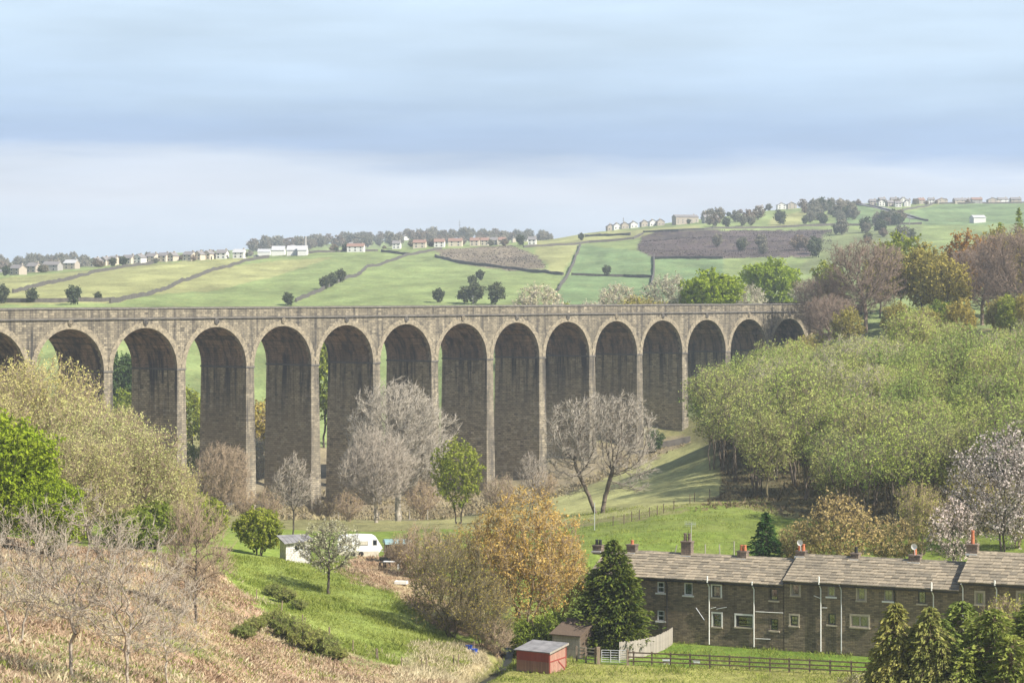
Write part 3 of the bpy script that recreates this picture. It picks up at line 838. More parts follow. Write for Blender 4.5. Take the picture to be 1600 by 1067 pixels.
def grow(seed, trunks, env, n=900, step=.5, di=5., dk=.9, up=.12, jit=.25, shell=.5, maxit=140):
    rng = np.random.default_rng(seed)
    A = sample_env(rng, env, n, shell)
    P, par = [], []
    for tr in trunks:
        prev = -1
        tr = [np.array(p, float) for p in tr]
        for a, b in zip(tr[:-1], tr[1:]):
            k = max(1, int(np.linalg.norm(b - a) / step))
            for i in range(k):
                p = a + (b - a) * i / k + (rng.normal(size=3) * .05 if prev >= 0 else 0)
                P.append(p); par.append(prev); prev = len(P) - 1
        P.append(tr[-1]); par.append(prev)
    P = list(P)
    Pa = np.array(P)
    D = np.linalg.norm(A[:, None] - Pa[None], axis=2)
    # let attractors look only at the upper part of the trunk
    ni = D.argmin(1); nd = D.min(1)
    for it in range(maxit):
        m = nd < (di if it > 12 else di * 2)
        if not m.any(): break
        idx = ni[m]
        dv = (A[m] - Pa[idx]) / (nd[m][:, None] + 1e-6)
        u, inv = np.unique(idx, return_inverse=True)
        sm = np.zeros((len(u), 3)); np.add.at(sm, inv, dv)
        sm /= np.linalg.norm(sm, axis=1)[:, None] + 1e-6
        sm += rng.normal(size=sm.shape) * jit; sm[:, 2] += up
        sm /= np.linalg.norm(sm, axis=1)[:, None] + 1e-6
        new = Pa[u] + sm * step
        dmin = np.linalg.norm(new[:, None] - Pa[None], axis=2).min(1)
        ok = dmin > step * .4
        if not ok.any():
            A = A[~m]; nd = nd[~m]; ni = ni[~m]
            if len(A) == 0: break
            continue
        new, uu = new[ok], u[ok]
        b = len(Pa)
        Pa = np.vstack([Pa, new]); par += list(uu)
        D = np.linalg.norm(A[:, None] - new[None], axis=2)
        j = D.argmin(1); dd = D[np.arange(len(A)), j]
        c = dd < nd
        nd = np.where(c, dd, nd); ni = np.where(c, b + j, ni)
        k = nd > dk
        A, nd, ni = A[k], nd[k], ni[k]
        if len(A) == 0: break
    return Pa, np.array(par)

def tubes(P0, P1, R0_, R1_, n):
    d = P1 - P0; L = np.linalg.norm(d, axis=1)[:, None] + 1e-9; d = d / L
    ref = np.where(np.abs(d[:, 2:3]) > .9, np.array([[1., 0, 0]]), np.array([[0, 0, 1.]]))
    u = np.cross(d, ref); u /= np.linalg.norm(u, axis=1)[:, None] + 1e-9
    w = np.cross(d, u)
    a = np.arange(n) * 2 * pi / n
    ring = u[:, None] * np.cos(a)[None, :, None] + w[:, None] * np.sin(a)[None, :, None]
    A = P0[:, None] + ring * R0_[:, None, None]; B = P1[:, None] + ring * R1_[:, None, None]
    V = np.concatenate([A, B], 1).reshape(-1, 3)
    i = np.arange(n); j = (i + 1) % n
    f = np.stack([i, j, n + j, n + i], -1)
    Fc = (np.arange(len(P0)) * 2 * n)[:, None, None] + f[None]
    return V, Fc.reshape(-1, 4)

def spikes(P0, P1, R):
    d = P1 - P0; d = d / (np.linalg.norm(d, axis=1)[:, None] + 1e-9)
    ref = np.where(np.abs(d[:, 2:3]) > .9, np.array([[1., 0, 0]]), np.array([[0, 0, 1.]]))
    u = np.cross(d, ref); u /= np.linalg.norm(u, axis=1)[:, None] + 1e-9
    w = np.cross(d, u)
    r = R[:, None] * 1.25
    V = np.stack([P0 + u * r, P0 - u * r * .5 + w * r * .87, P0 - u * r * .5 - w * r * .87, P1], 1).reshape(-1, 3)
    b = (np.arange(len(P0)) * 4)[:, None, None]
    return V, (b + np.array([[0, 1, 3], [1, 2, 3], [2, 0, 3]])[None]).reshape(-1, 3)

def quads(rng, C, size, flat=0.0, asp=1.5, dirs=None):
    n = len(C)
    a = rng.normal(size=(n, 3)) if dirs is None else dirs + rng.normal(size=(n, 3)) * .35
    a /= np.linalg.norm(a, axis=1)[:, None]
    b = rng.normal(size=(n, 3)); b[:, 2] *= (1 - flat)
    b -= a * (a * b).sum(1)[:, None]; b /= np.linalg.norm(b, axis=1)[:, None] + 1e-9
    s = size * (.6 + .8 * rng.random(n))[:, None]
    a, b = a * s * asp * .5, b * s * .5
    V = np.stack([C - a, C + b * .8 - a * .1, C + a, C - b * .8 + a * .1], 1).reshape(-1, 3)
    return V, np.arange(4 * n).reshape(-1, 4)

def tree_meshes(name, seed, trunks, env, bark, leafm, n=900, step=.5, dk=.9, up=.12, shell=.5, jit=.25,
                tip=.016, rexp=2.35, twigs=3, tw_len=.9, tw_r=.014, tw_up=.25, leaves=2, leaf=.2, asp=1.5, twigm=None, droop=0.0, thr=3.2, flat=0.0, rmax=9):
    rng = np.random.default_rng(seed + 999)
    P, par = grow(seed, trunks, env, n, step, 5., dk, up, jit, shell)
    R = np.full(len(P), 0.0)
    acc = np.zeros(len(P))
    kids = np.zeros(len(P), int)
    for i in range(len(P) - 1, -1, -1):
        R[i] = max(tip, acc[i] ** (1 / rexp)) if acc[i] > 0 else tip
        if par[i] >= 0: acc[par[i]] += R[i] ** rexp; kids[par[i]] += 1
    R = np.minimum(R, rmax)
    ch = np.nonzero(par >= 0)[0]; pa = par[ch]
    big = R[ch] > tip * 4
    V1, F1 = tubes(P[pa[big]], P[ch[big]], R[pa[big]] * 1.0, R[ch[big]], 5)
    sm = ~big
    V2, F2 = tubes(P[pa[sm]], P[ch[sm]], R[pa[sm]].clip(0, R[ch[sm]] * 1.5), R[ch[sm]], 3)
    # root flare
    roots = np.nonzero(par < 0)[0]
    Vr, Fr = tubes(P[roots] - np.array([0, 0, .6]), P[roots] + np.array([0, 0, .35]), R[roots] * 1.7, R[roots] * 1.02, 6)
    V = np.concatenate([V1, V2, Vr]); Fc = np.concatenate([F1, F2 + len(V1), Fr + len(V1) + len(V2)])
    trunk = np_mesh(name + '_trunk', V, Fc, bark)
    # twigs at thin ends
    thin = ch[R[ch] < tip * thr]
    base = np.repeat(thin, twigs)
    bd = P[base] - P[par[base]]; bd /= np.linalg.norm(bd, axis=1)[:, None] + 1e-9
    d = bd * .7 + rng.normal(size=bd.shape) * .55; d[:, 2] += tw_up - droop
    d /= np.linalg.norm(d, axis=1)[:, None]
    L = tw_len * (.45 + .8 * rng.random(len(base)))[:, None]
    t0 = P[base] - bd * step * rng.random(len(base))[:, None]
    t1 = t0 + d * L
    if droop: t1[:, 2] -= droop * L[:, 0] * .5
    r = tw_r * (.8 + .5 * rng.random(len(base)))
    # side twigs
    s0 = t0 + (t1 - t0) * .45; sd = d + rng.normal(size=d.shape) * .6; s1 = s0 + sd / np.linalg.norm(sd, axis=1)[:, None] * L * .55
    a0 = np.concatenate([t0, s0]); a1 = np.concatenate([t1, s1]); ar = np.concatenate([r, r * .75])
    tv, tf = spikes(a0, a1, ar)
    parts = [(name + '_twigs', tv, tf, twigm or bark)]
    lv = None
    if leaves > 0:
        k = int(len(a0) * leaves)
        q = rng.integers(0, len(a0), k)
        t = rng.random(k)[:, None] ** .7
        C = a0[q] + (a1[q] - a0[q]) * t + rng.normal(size=(k, 3)) * leaf * .5
        lv, lf = quads(rng, C, leaf, flat, asp)
        var = rng.random(k)
        crown = np_mesh(name + '_leaves', lv, lf, leafm, var)
        # twigs go with the branches
        bpy.data.meshes.remove(trunk)
        trunk = np_mesh(name + '_trunk', np.concatenate([V, tv]), [Fc, tf + len(V)], bark)
    else:
        crown = np_mesh(name + '_twigs', tv, tf, twigm or bark)
    return trunk, crown

def blob_env(rng, h, w, h0, nb=7, top=1.0):
    """uneven crown: a main body and several lobes"""
    zc = (h + h0) / 2
    env = [(0, 0, zc, w * .40, w * .40, (h - h0) * .44)]
    for i in range(nb):
        a = 2 * pi * i / nb + rng.uniform(-.4, .4); f = rng.uniform(-.55, .75)
        r = w * .30 * math.sqrt(max(.05, 1 - f * f * .8))
        env.append((cos(a) * r, sin(a) * r, zc + f * (h - h0) * .36, w * rng.uniform(.15, .22), w * rng.uniform(.15, .22), (h - h0) * rng.uniform(.13, .2)))
    env.append((rng.uniform(-.1, .1) * w, rng.uniform(-.1, .1) * w, h - (h - h0) * .16, w * .2, w * .2, (h - h0) * .16))
    return env
def trunk_poly(rng, top, lean=.06, x=0, y=0):
    return [(x, y, 0), (x + rng.uniform(-lean, lean) * top * .5, y + rng.uniform(-lean, lean) * top * .5, top * .5), (x + rng.uniform(-lean, lean) * top, y + rng.uniform(-lean, lean) * top, top)]
def multi(rng, k, spread, top):
    out = []
    for i in range(k):
        a = 2 * pi * i / k + rng.uniform(-.5, .5)
        out.append([(cos(a) * .25, sin(a) * .25, 0), (cos(a) * spread * .4, sin(a) * spread * .4, top * .5), (cos(a) * spread, sin(a) * spread, top)])
    return out

def conifer_meshes(name, seed, h, w, bark, leafm, lev=60, per=9, spray=7, leaf=.26, droop=.35, shape=1.0, h0=.03, top_lean=0.0, leaders=((0, 0, 1.0, 1.0),), rag=.5):
    """whorls of boughs on one or several leaders; bough length varies in broad uneven bands"""
    rng = np.random.default_rng(seed)
    Vs, Fs, nV = [], [], 0
    B0, B1, Br, C, Dr = [], [], [], [], []
    for (lx, ly, lh, lw) in leaders:
        H_, W_ = h * lh, w * lw
        ax = lambda f: np.array([lx * min(1, f * 2.2) + top_lean * H_ * f ** 2, ly * min(1, f * 2.2), H_ * f])
        tk = np.array([ax(f) - np.array([0, 0, .4 if f == 0 else 0]) for f in np.linspace(0, 1, 11)])
        rr = np.linspace(.03 * W_, .02, 11)
        V, Fc = tubes(tk[:-1], tk[1:], rr[:-1], rr[1:], 6)
        Vs.append(V); Fs.append(Fc + nV); nV += len(V)
        for l in range(int(lev * lh)):
            f = h0 + (1 - h0) * (l + rng.random()) / int(lev * lh)
            rad = W_ / 2 * ((1 - f) ** shape * .95 + .05) * (min(1, .55 + f * 3))
            for p in range(per):
                a = rng.random() * 2 * pi
                nz_ = float(vnoise(np.array([a * 1.6 + 7 * lx]), np.array([f * H_ * .9]), seed)[0])
                Lb = rad * (1 - rag * .55 + rag * 1.1 * nz_) * (.7 + .4 * rng.random())
                d = np.array([cos(a), sin(a), .15 - .12 * rng.random()])
                c0 = ax(f)
                e = c0 + d * Lb; e[2] -= droop * Lb * .6
                m = c0 + d * Lb * .55
                B0 += [c0, m]; B1 += [m, e]; Br += [.02 + .01 * (1 - f), .012]
                k = max(3, int(spray * (.4 + Lb / (W_ / 2))))
                t = .3 + .75 * rng.random(k) ** .75
                pt = np.where(t[:, None] < .55, c0 + (m - c0) * (t / .55)[:, None], m + (e - m) * ((t - .55) / .45)[:, None])
                pt = pt + rng.normal(size=(k, 3)) * np.array([.13, .13, .07]) * max(.4, Lb * .45)
                C.append(pt)
                dd = np.tile(d, (k, 1)); dd[:, 2] -= droop; Dr.append(dd)
    V2, F2 = tubes(np.array(B0), np.array(B1), np.array(Br), np.array(Br) * .6, 3)
    trunk = np_mesh(name + '_trunk', np.concatenate(Vs + [V2]), np.concatenate(Fs + [F2 + nV]), bark)
    C = np.concatenate(C); Dr = np.concatenate(Dr)
    lv, lf = quads(rng, C, leaf, .3, 2.2, Dr)
    return trunk, np_mesh(name + '_leaves', lv, lf, leafm, rng.random(len(C)))

def plant_tree(name, label, cat, meshes, loc, rot=0.0, sc=1.0, group=None):
    t = thing(name, label, cat, loc, rot, group)
    t.scale = (sc, sc, sc) if not isinstance(sc, tuple) else sc
    link('trunk', meshes[0], t); link('crown', meshes[1], t)
    return t

BK = dict(
    mid=bark_mat('bark_mid', (.19, .155, .12), (.11, .09, .07)),
    dark=bark_mat('bark_dark', (.075, .062, .05), (.13, .11, .09)),
    grey=bark_mat('bark_grey', (.40, .35, .285), (.26, .225, .18)),
    pale=bark_mat('bark_pale', (.44, .395, .325), (.27, .24, .195)),
    brown=bark_mat('bark_brown', (.36, .28, .195), (.23, .175, .12)),
    purple=bark_mat('bark_purple', (.27, .205, .155), (.17, .13, .10)),
    olive=bark_mat('bark_olive', (.20, .17, .095), (.13, .11, .07)))
LF = dict(
    willow=leaf_mat('leaf_willow', (.46, .46, .145), (.67, .62, .27)),
    bright=leaf_mat('leaf_bright', (.20, .29, .02), (.35, .42, .04)),
    fresh=leaf_mat('leaf_fresh', (.20, .27, .035), (.34, .37, .065)),
    wood=leaf_mat('leaf_wood', (.29, .40, .075), (.50, .56, .165)),
    wood2=leaf_mat('leaf_wood_olive', (.32, .385, .095), (.50, .51, .18)),
    gold=leaf_mat('leaf_gold', (.46, .31, .08), (.56, .43, .15)),
    goldgreen=leaf_mat('leaf_gold_green', (.34, .29, .06), (.48, .41, .11)),
    orange=leaf_mat('leaf_orange', (.33, .17, .035), (.40, .25, .06)),
    conifer=leaf_mat('leaf_conifer', (.045, .085, .018), (.19, .215, .035), .15, 1.2),
    cypress=leaf_mat('leaf_cypress', (.12, .155, .04), (.40, .38, .115), .25, 1.0),
    fresholive=leaf_mat('leaf_fresh_olive', (.27, .29, .06), (.45, .43, .13), .3),
    cypress2=leaf_mat('leaf_cypress_green', (.11, .16, .035), (.36, .39, .085), .25, 1.0),
    holly=leaf_mat('leaf_holly', (.03, .075, .02), (.09, .16, .035), .15),
    blossom=leaf_mat('leaf_blossom', (.56, .45, .39), (.76, .66, .60), .25),
    bud=leaf_mat('leaf_bud', (.44, .41, .25), (.60, .56, .38), .3),
    pinkbud=leaf_mat('leaf_pink_bud', (.38, .29, .12), (.50, .41, .19), .3),
    catkin=leaf_mat('leaf_catkin', (.42, .33, .22), (.55, .46, .32), .3),
    deep=leaf_mat('leaf_deep', (.045, .085, .03), (.11, .16, .045), .25),
    far=leaf_mat('leaf_far', (.06, .08, .045), (.14, .155, .075), .25),
    farhaze=leaf_mat('leaf_far_hazed', (.17, .165, .12), (.28, .26, .18), .25),  # leaf tones paled so distance haze is partly in the colour
    farbrown=leaf_mat('leaf_far_brown', (.19, .15, .11), (.27, .22, .15), .2),
    broom=leaf_mat('leaf_broom', (.20, .26, .055), (.38, .39, .13), .4))
rr_ = random.Random(11)

# prototypes -----------------------------------------------------------
def mk_round(name, seed, h, w, h0, bark, lkey, top=None, stems=1, nb=7, **k):
    r = random.Random(seed)
    env = blob_env(r, h, w, h0, nb)
    tops = top or h0 + (h - h0) * .3
    tr = [trunk_poly(r, tops)] if stems == 1 else multi(r, stems, w * .16, tops)
    return tree_meshes(name, seed, tr, env, BK[bark], LF.get(lkey), **k)

P_ = {}
P_['willowA'] = mk_round('willow', 1, 17.5, 15.5, .8, 'brown', 'willow', stems=4, nb=14, n=2600, dk=.68, twigs=3, tw_len=1.5, leaves=1.9, leaf=.135, asp=1.8, tw_up=.4, shell=.4, twigm=BK['brown'])
P_['willowB'] = mk_round('willow', 2, 12, 13.5, .1, 'brown', 'willow', stems=5, nb=14, n=2300, dk=.6, twigs=3, tw_len=1.3, leaves=1.9, leaf=.125, asp=1.8, tw_up=.3, shell=.4)
P_['brightA'] = mk_round('maple', 3, 12, 13, .1, 'dark', 'bright', nb=14, n=1700, dk=.7, twigs=3, tw_len=1.0, leaves=3.4, leaf=.27, flat=.4, shell=.4)
P_['bushG'] = mk_round('bush', 4, 5, 5.8, .1, 'dark', 'fresh', stems=5, nb=9, n=700, step=.3, dk=.4, twigs=3, tw_len=.5, leaves=3.0, leaf=.17, shell=.4)
P_['foreA'] = mk_round('rowan', 5, 8.6, 7.6, 1.6, 'grey', 'catkin', n=620, step=.32, dk=.5, twigs=2, tw_len=.75, tw_r=.011, leaves=.6, leaf=.045, asp=2.2, tip=.012, tw_up=.35, shell=.3, rexp=2.5, top=3.4, twigm=BK['grey'])
P_['foreB'] = mk_round('rowan', 6, 8.0, 8.2, 1.4, 'grey', 'catkin', stems=2, n=660, step=.32, dk=.5, twigs=2, tw_len=.75, tw_r=.011, leaves=.6, leaf=.045, asp=2.2, tip=.012, tw_up=.35, shell=.3, rexp=2.5, top=3.0)
P_['slender'] = mk_round('sapling', 7, 9.4, 6.4, 1.0, 'dark', None, n=700, step=.3, dk=.45, twigs=3, tw_len=1.2, tw_r=.013, leaves=0, tip=.012, up=.5, tw_up=.9, shell=.2, top=5.5, twigm=BK['brown'])
P_['bareBrown'] = mk_round('bare', 8, 10.5, 9.4, 1.2, 'brown', None, n=1300, step=.35, dk=.48, twigs=4, tw_len=1.1, tw_r=.017, leaves=0, up=.3, tw_up=.6, shell=.4, twigm=BK['brown'])
P_['bareBrown2'] = mk_round('bare', 9, 9.8, 7.2, 2.2, 'dark', None, n=520, step=.35, dk=.6, twigs=3, tw_len=1.0, tw_r=.016, leaves=0, up=.3, tw_up=.7, shell=.4, twigm=BK['grey'])
P_['hawthorn'] = mk_round('hawthorn', 10, 7.0, 7.4, 1.6, 'dark', 'bud', n=800, step=.3, dk=.5, twigs=3, tw_len=.6, tw_r=.013, leaves=1.2, leaf=.12, nb=9, shell=.4)
P_['bareBig'] = mk_round('ash', 11, 22.5, 20, 3.5, 'pale', None, n=3200, step=.5, dk=.7, twigs=4, tw_len=1.2, tw_r=.021, tip=.026, leaves=0, nb=11, shell=.5, up=.15, tw_up=.3, twigm=BK['pale'], rmax=.5, rexp=2.2)
P_['bareMid'] = mk_round('ash', 12, 14, 13.5, 1.6, 'grey', None, n=2200, step=.42, dk=.6, twigs=4, tw_len=1.2, tw_r=.021, tip=.02, leaves=0, nb=9, shell=.5, up=.3, tw_up=.7, rmax=.3, twigm=BK['grey'])
P_['lime'] = mk_round('lime', 13, 12.2, 8.8, 1.6, 'dark', 'fresh', stems=2, n=1000, step=.4, dk=.7, twigs=3, tw_len=.8, leaves=2.4, leaf=.21, nb=9, shell=.4, up=.3)
P_['gold'] = mk_round('willow_gold', 14, 14, 11.4, .5, 'brown', 'gold', stems=4, nb=17, n=1500, step=.45, dk=.7, twigs=3, tw_len=1.2, leaves=2.3, leaf=.13, asp=2.2, tw_up=.4, up=.25, shell=.4, twigm=BK['brown'])
P_['goldB'] = mk_round('willow_olive', 15, 10.2, 10.5, .1, 'olive', 'goldgreen', stems=5, nb=12, n=1500, step=.4, dk=.58, twigs=4, tw_len=1.2, leaves=.45, leaf=.12, asp=2.0, tw_up=.4, up=.25, shell=.4, twigm=BK['brown'])
P_['freshOlive'] = mk_round('thicket', 61, 8.6, 7.5, .2, 'brown', 'fresholive', stems=5, nb=9, n=900, step=.34, dk=.5, twigs=4, tw_len=1.0, tw_r=.012, leaves=1.2, leaf=.13, tw_up=.6, up=.4)
P_['shrubBare'] = mk_round('thicket', 16, 5.2, 6.0, .2, 'brown', 'pinkbud', stems=6, n=600, step=.3, dk=.5, twigs=4, tw_len=1.1, tw_r=.014, leaves=.35, leaf=.12, tw_up=.8, up=.4, twigm=BK['brown'])
rA = random.Random(17)
P_['twin'] = tree_meshes('oak', 17, [[(-.4, 0, 0), (-1.4, 0, 2.5), (-3.0, .3, 6)], [(.5, 0, 0), (.9, .2, 2.5), (1.8, -.3, 6)]],
                         [(-3.6, 0, 10.5, 4.2, 4, 5.0), (3.2, 0, 11, 4.6, 4.4, 5.4), (-6, 0, 7, 2, 2, 3), (6.2, .5, 7.5, 2.2, 2.4, 3.4), (0, 0, 13, 4, 3.6, 3.2), (-4.5, 1, 3.0, 2.6, 1.5, .8), (5.2, 0, 4.0, 2.0, 2, 1.6), (0, 0, 9.5, 4.0, 3, 4), (0, 0, 13.5, 4.5, 3.5, 2.6), (-4, 0, 6, 3, 2.5, 2), (4.2, 0, 6, 3, 2.5, 2)],
                         BK['mid'], None, n=2500, step=.48, dk=.66, twigs=4, tw_len=1.1, tw_r=.019, tip=.024, leaves=0, shell=.55, up=.1, tw_up=.3, twigm=BK['pale'], rmax=.5, rexp=2.15)
P_['coniferBig'] = conifer_meshes('conifer', 18, 9.8, 8.0, BK['dark'], LF['conifer'], lev=85, per=12, spray=13, leaf=.17, droop=.2, shape=.62, leaders=((0, 0, 1, .9), (1.3, -.3, .74, .75), (-1.2, .3, .8, .7)))
P_['coniferSmall'] = conifer_meshes('conifer', 19, 6.2, 4.8, BK['dark'], LF['holly'], lev=50, per=12, spray=10, leaf=.17, droop=.2, shape=.8)
P_['cypressA'] = conifer_meshes('cypress', 20, 11, 7.4, BK['brown'], LF['cypress'], lev=80, per=9, spray=14, leaf=.17, droop=.6, shape=.5, top_lean=.02, rag=.95, leaders=((0, 0, 1, .8), (1.5, .4, .86, .7), (-1.3, -.3, .8, .7)))
P_['cypressB'] = conifer_meshes('cypress', 21, 10, 10.0, BK['brown'], LF['cypress2'], lev=80, per=9, spray=13, leaf=.17, droop=.3, shape=.5, rag=.9, leaders=((0, 0, 1, .7), (2.4, .4, .85, .6), (-2.2, -.5, .9, .6), (.6, -2, .7, .6)), top_lean=-.02)
P_['pinky'] = mk_round('maple_pink', 22, 9.2, 9.6, 1.2, 'dark', 'pinkbud', stems=2, nb=9, n=1000, step=.38, dk=.65, twigs=3, tw_len=.9, leaves=1.5, leaf=.19, shell=.4, up=.25)
P_['cherry'] = mk_round('cherry', 23, 15.5, 13, 1.5, 'dark', 'blossom', stems=2, nb=12, n=1500, step=.48, dk=.8, twigs=3, tw_len=1.1, tw_r=.018, leaves=1.6, leaf=.17, shell=.4, up=.3, twigm=BK['grey'])
P_['cherrySmall'] = mk_round('cherry', 24, 8.6, 6.4, 1.2, 'dark', 'blossom', nb=8, n=700, step=.38, dk=.65, twigs=3, tw_len=.9, leaves=1.6, leaf=.16, shell=.4, up=.4)
for i, (lf_, bk_) in enumerate((('wood', 'olive'), ('wood', 'brown'), ('wood2', 'olive'), ('wood2', 'grey'), ('wood', 'olive'))):
    r = random.Random(300 + i)
    P_['wood%d' % i] = tree_meshes('alder', 30 + i, [trunk_poly(r, 5.5, .10)] + ([trunk_poly(r, 5.5, .14, .5, .3)] if i % 2 else []), blob_env(r, 10.8, 8.0, 1.6, 9), BK[bk_], LF[lf_],
                                   n=800, step=.42, dk=.7, twigs=3, tw_len=1.2, leaves=2.2 if i < 2 else 1.5, leaf=.145, asp=1.7, shell=.5, up=.3, tw_up=.5, tip=.02, twigm=BK[bk_])
for i, lf_ in ((5, 'wood2'), (6, 'wood')):
    r = random.Random(330 + i)
    P_['wood%d' % i] = tree_meshes('alder', 36 + i, [trunk_poly(r, 7, .16), trunk_poly(r, 6.5, .2, .7, .2), trunk_poly(r, 6, .22, -.6, .3)][:2 + i % 2], blob_env(r, 11.5, 8.8, 4.2, 9), BK['mid'], LF[lf_],
                                   n=700, step=.45, dk=.72, twigs=3, tw_len=1.2, leaves=1.6, leaf=.145, asp=1.7, shell=.5, up=.3, tw_up=.5, tip=.022, rexp=2.2)
P_['beech'] = mk_round('beech', 40, 23.5, 24, 3, 'purple', None, n=3000, step=.6, dk=.85, twigs=3, tw_len=1.7, tw_r=.034, tip=.03, leaves=0, nb=11, shell=.5, up=.2, tw_up=.4, twigm=BK['purple'], rmax=.55, rexp=2.2)
P_['bigGreen'] = mk_round('sycamore', 41, 16, 20, 1.5, 'dark', 'bright', nb=13, n=1000, step=.7, dk=1.1, twigs=3, tw_len=1.3, leaves=3.2, leaf=.55, shell=.4)
P_['bigOlive'] = mk_round('oak', 42, 20, 16, 3.5, 'dark', 'goldgreen', nb=11, n=1000, step=.65, dk=1.1, twigs=3, tw_len=1.3, tw_r=.03, tip=.03, leaves=1.8, leaf=.45, shell=.4)
P_['bigOrange'] = mk_round('oak', 43, 20, 15, 3.5, 'dark', 'orange', nb=11, n=900, step=.65, dk=1.1, twigs=3, tw_len=1.3, tw_r=.03, tip=.03, leaves=1.6, leaf=.42, shell=.4)
P_['paleBush'] = mk_round('thorn', 44, 10, 12, .5, 'pale', 'bud', stems=4, nb=9, n=700, step=.5, dk=.85, twigs=4, tw_len=1.2, tw_r=.03, tip=.024, leaves=.7, leaf=.3, shell=.4)
P_['yellowBush'] = mk_round('thorn', 45, 9, 12, .5, 'brown', 'goldgreen', stems=4, nb=9, n=600, step=.5, dk=.85, twigs=4, tw_len=1.2, tw_r=.03, leaves=1.4, leaf=.34, shell=.4)
P_['freshMid'] = mk_round('birch', 46, 12, 10, 1.5, 'dark', 'fresh', nb=9, n=700, step=.5, dk=.9, twigs=3, tw_len=1.1, leaves=2.0, leaf=.36, shell=.4)
P_['deepMid'] = mk_round('holly', 47, 9, 8, .3, 'dark', 'deep', nb=9, n=600, step=.5, dk=.8, twigs=3, tw_len=.9, leaves=3.2, leaf=.36, shell=.4)
P_['farA'] = mk_round('far', 48, 10, 9.5, .6, 'dark', 'far', nb=8, n=260, step=.8, dk=1.4, twigs=3, tw_len=1.2, leaves=2.6, leaf=.8, shell=.4)
P_['farB'] = mk_round('far', 49, 10, 11, .6, 'brown', 'farbrown', nb=8, n=260, step=.8, dk=1.4, twigs=4, tw_len=1.4, tw_r=.05, tip=.05, leaves=1.6, leaf=.7, shell=.4)
P_['farC'] = mk_round('far', 52, 10, 11, .6, 'brown', 'farhaze', nb=8, n=260, step=.8, dk=1.4, twigs=4, tw_len=1.4, tw_r=.05, tip=.05, leaves=2.2, leaf=.7, shell=.4)
P_['broom'] = mk_round('broom', 50, 1.7, 3.4, .02, 'olive', 'broom', stems=7, nb=7, n=420, step=.18, dk=.28, twigs=4, tw_len=.55, tw_r=.012, leaves=1.4, leaf=.09, asp=4.0, tw_up=1.4, up=.9)

def T(name, label, cat, key, px, Y, sc=1.0, rot=None, group=None, py=None):
    p = G(px, Y)
    return plant_tree(name, label, cat, P_[key], (p.x, p.y, p.z - .05), rr_.uniform(0, 6.28) if rot is None else rot, sc, group)

# left bank
T('willow_tree', 'tall pale yellow-green catkin willow in front of the leftmost arches', 'tree', 'willowA', 70, 240, 1.0)
T('willow_tree', 'broad pale willow with dark limbs, right of the bright green maple', 'tree', 'willowB', 192, 222, 1.0)
T('willow_tree', 'pale willow cut off by the left edge, behind the bright green maple', 'tree', 'willowA', -60, 228, .9)
T('willow_tree', 'pale willow between the tall one and the broad one', 'tree', 'willowB', 132, 230, 1.15)
T('willow_tree', 'low pale willow at the right end of the willow clump', 'tree', 'willowB', 245, 226, .72)
T('willow_tree', 'olive willow filling the middle of the clump below the tall one', 'tree', 'willowB', 120, 212, .85)
T('willow_tree', 'pale willow behind the left end of the clump', 'tree', 'willowA', 10, 246, .98)
T('maple_tree', 'vivid lime green leafy tree at the left edge', 'tree', 'brightA', 8, 196, .88)
T('maple_tree', 'smaller vivid green tree at the foot of the pale willow', 'tree', 'brightA', 78, 190, .55)
for px, Y, s in ((215, 216, .8), (240, 219, .95), (262, 236, 1.1), (290, 233, 1.15), (322, 240, 1.0), (190, 212, .7)):
    T('green_bush', 'bright green bush at the top of the grassy bank below the viaduct piers', 'bush', 'bushG', px, Y, s, group='bushes along the top of the bank')
T('green_bush', 'round green bush beside the peeling white shed', 'bush', 'bushG', 405, 234, 1.0)
T('bare_tree', 'slender dark bare tree with upswept branches on the bracken bank', 'tree', 'slender', 306, 168, 1.0)
T('bare_tree', 'nearest bare tree at the lower left, single dark trunk and pale twig tips', 'tree', 'foreA', 110, 105, 1.02, .4)
T('bare_tree', 'nearest bare tree with forked trunk, right of the single-trunked one', 'tree', 'foreB', 200, 105, 1.0, 1.2)
T('bare_tree', 'nearest bare tree cut off by the left edge, behind the single-trunked one', 'tree', 'foreB', 24, 118, .9, 2.9)
T('bare_tree', 'small bare tree right of the forked one at the lower left', 'tree', 'foreA', 262, 116, .72, 2.2)
T('bare_tree', 'fan-shaped tan bare tree in front of a pier, above the green bush', 'tree', 'bareBrown', 347, 302, 1.0)
T('bare_tree', 'thin bare tree with dark trunk above the white shed', 'tree', 'bareBrown2', 458, 286, 1.0)
T('hawthorn_tree', 'hawthorn in pale bud on the grass slope in front of the caravan', 'tree', 'hawthorn', 513, 213.5, 1.0)
T('ash_tree', 'very large pale grey bare tree hiding two piers', 'tree', 'bareBig', 622, 362, 1.0, .3)
T('ash_tree', 'smaller brown-grey bare tree in front of the very large grey one', 'tree', 'bareMid', 588, 345, 1.0)
T('lime_tree', 'oval yellow-green tree right of the large grey bare tree', 'tree', 'lime', 716, 326, 1.0)
T('golden_willow', 'tall golden orange willow left of the dark conifer', 'tree', 'gold', 822, 208, 1.0, .5)
T('golden_willow', 'smaller golden willow tucked against the tall golden one', 'tree', 'gold', 765, 212, .82, 2.0)
T('goat_willow', 'spreading olive-brown thicket tree by the stream, left of the golden willow', 'tree', 'goldB', 706, 205, .92)
T('goat_willow', 'low olive-brown tree leaning over the stream bank', 'tree', 'goldB', 755, 202, .62)
for px, Y, s in ((655, 236, 1.0), (690, 242, .9), (632, 240, .8)):
    T('thicket_bush', 'brown twiggy thicket between the caravan plot and the golden willow', 'bush', 'shrubBare', px, Y, s, group='brown thickets by the caravan plot')
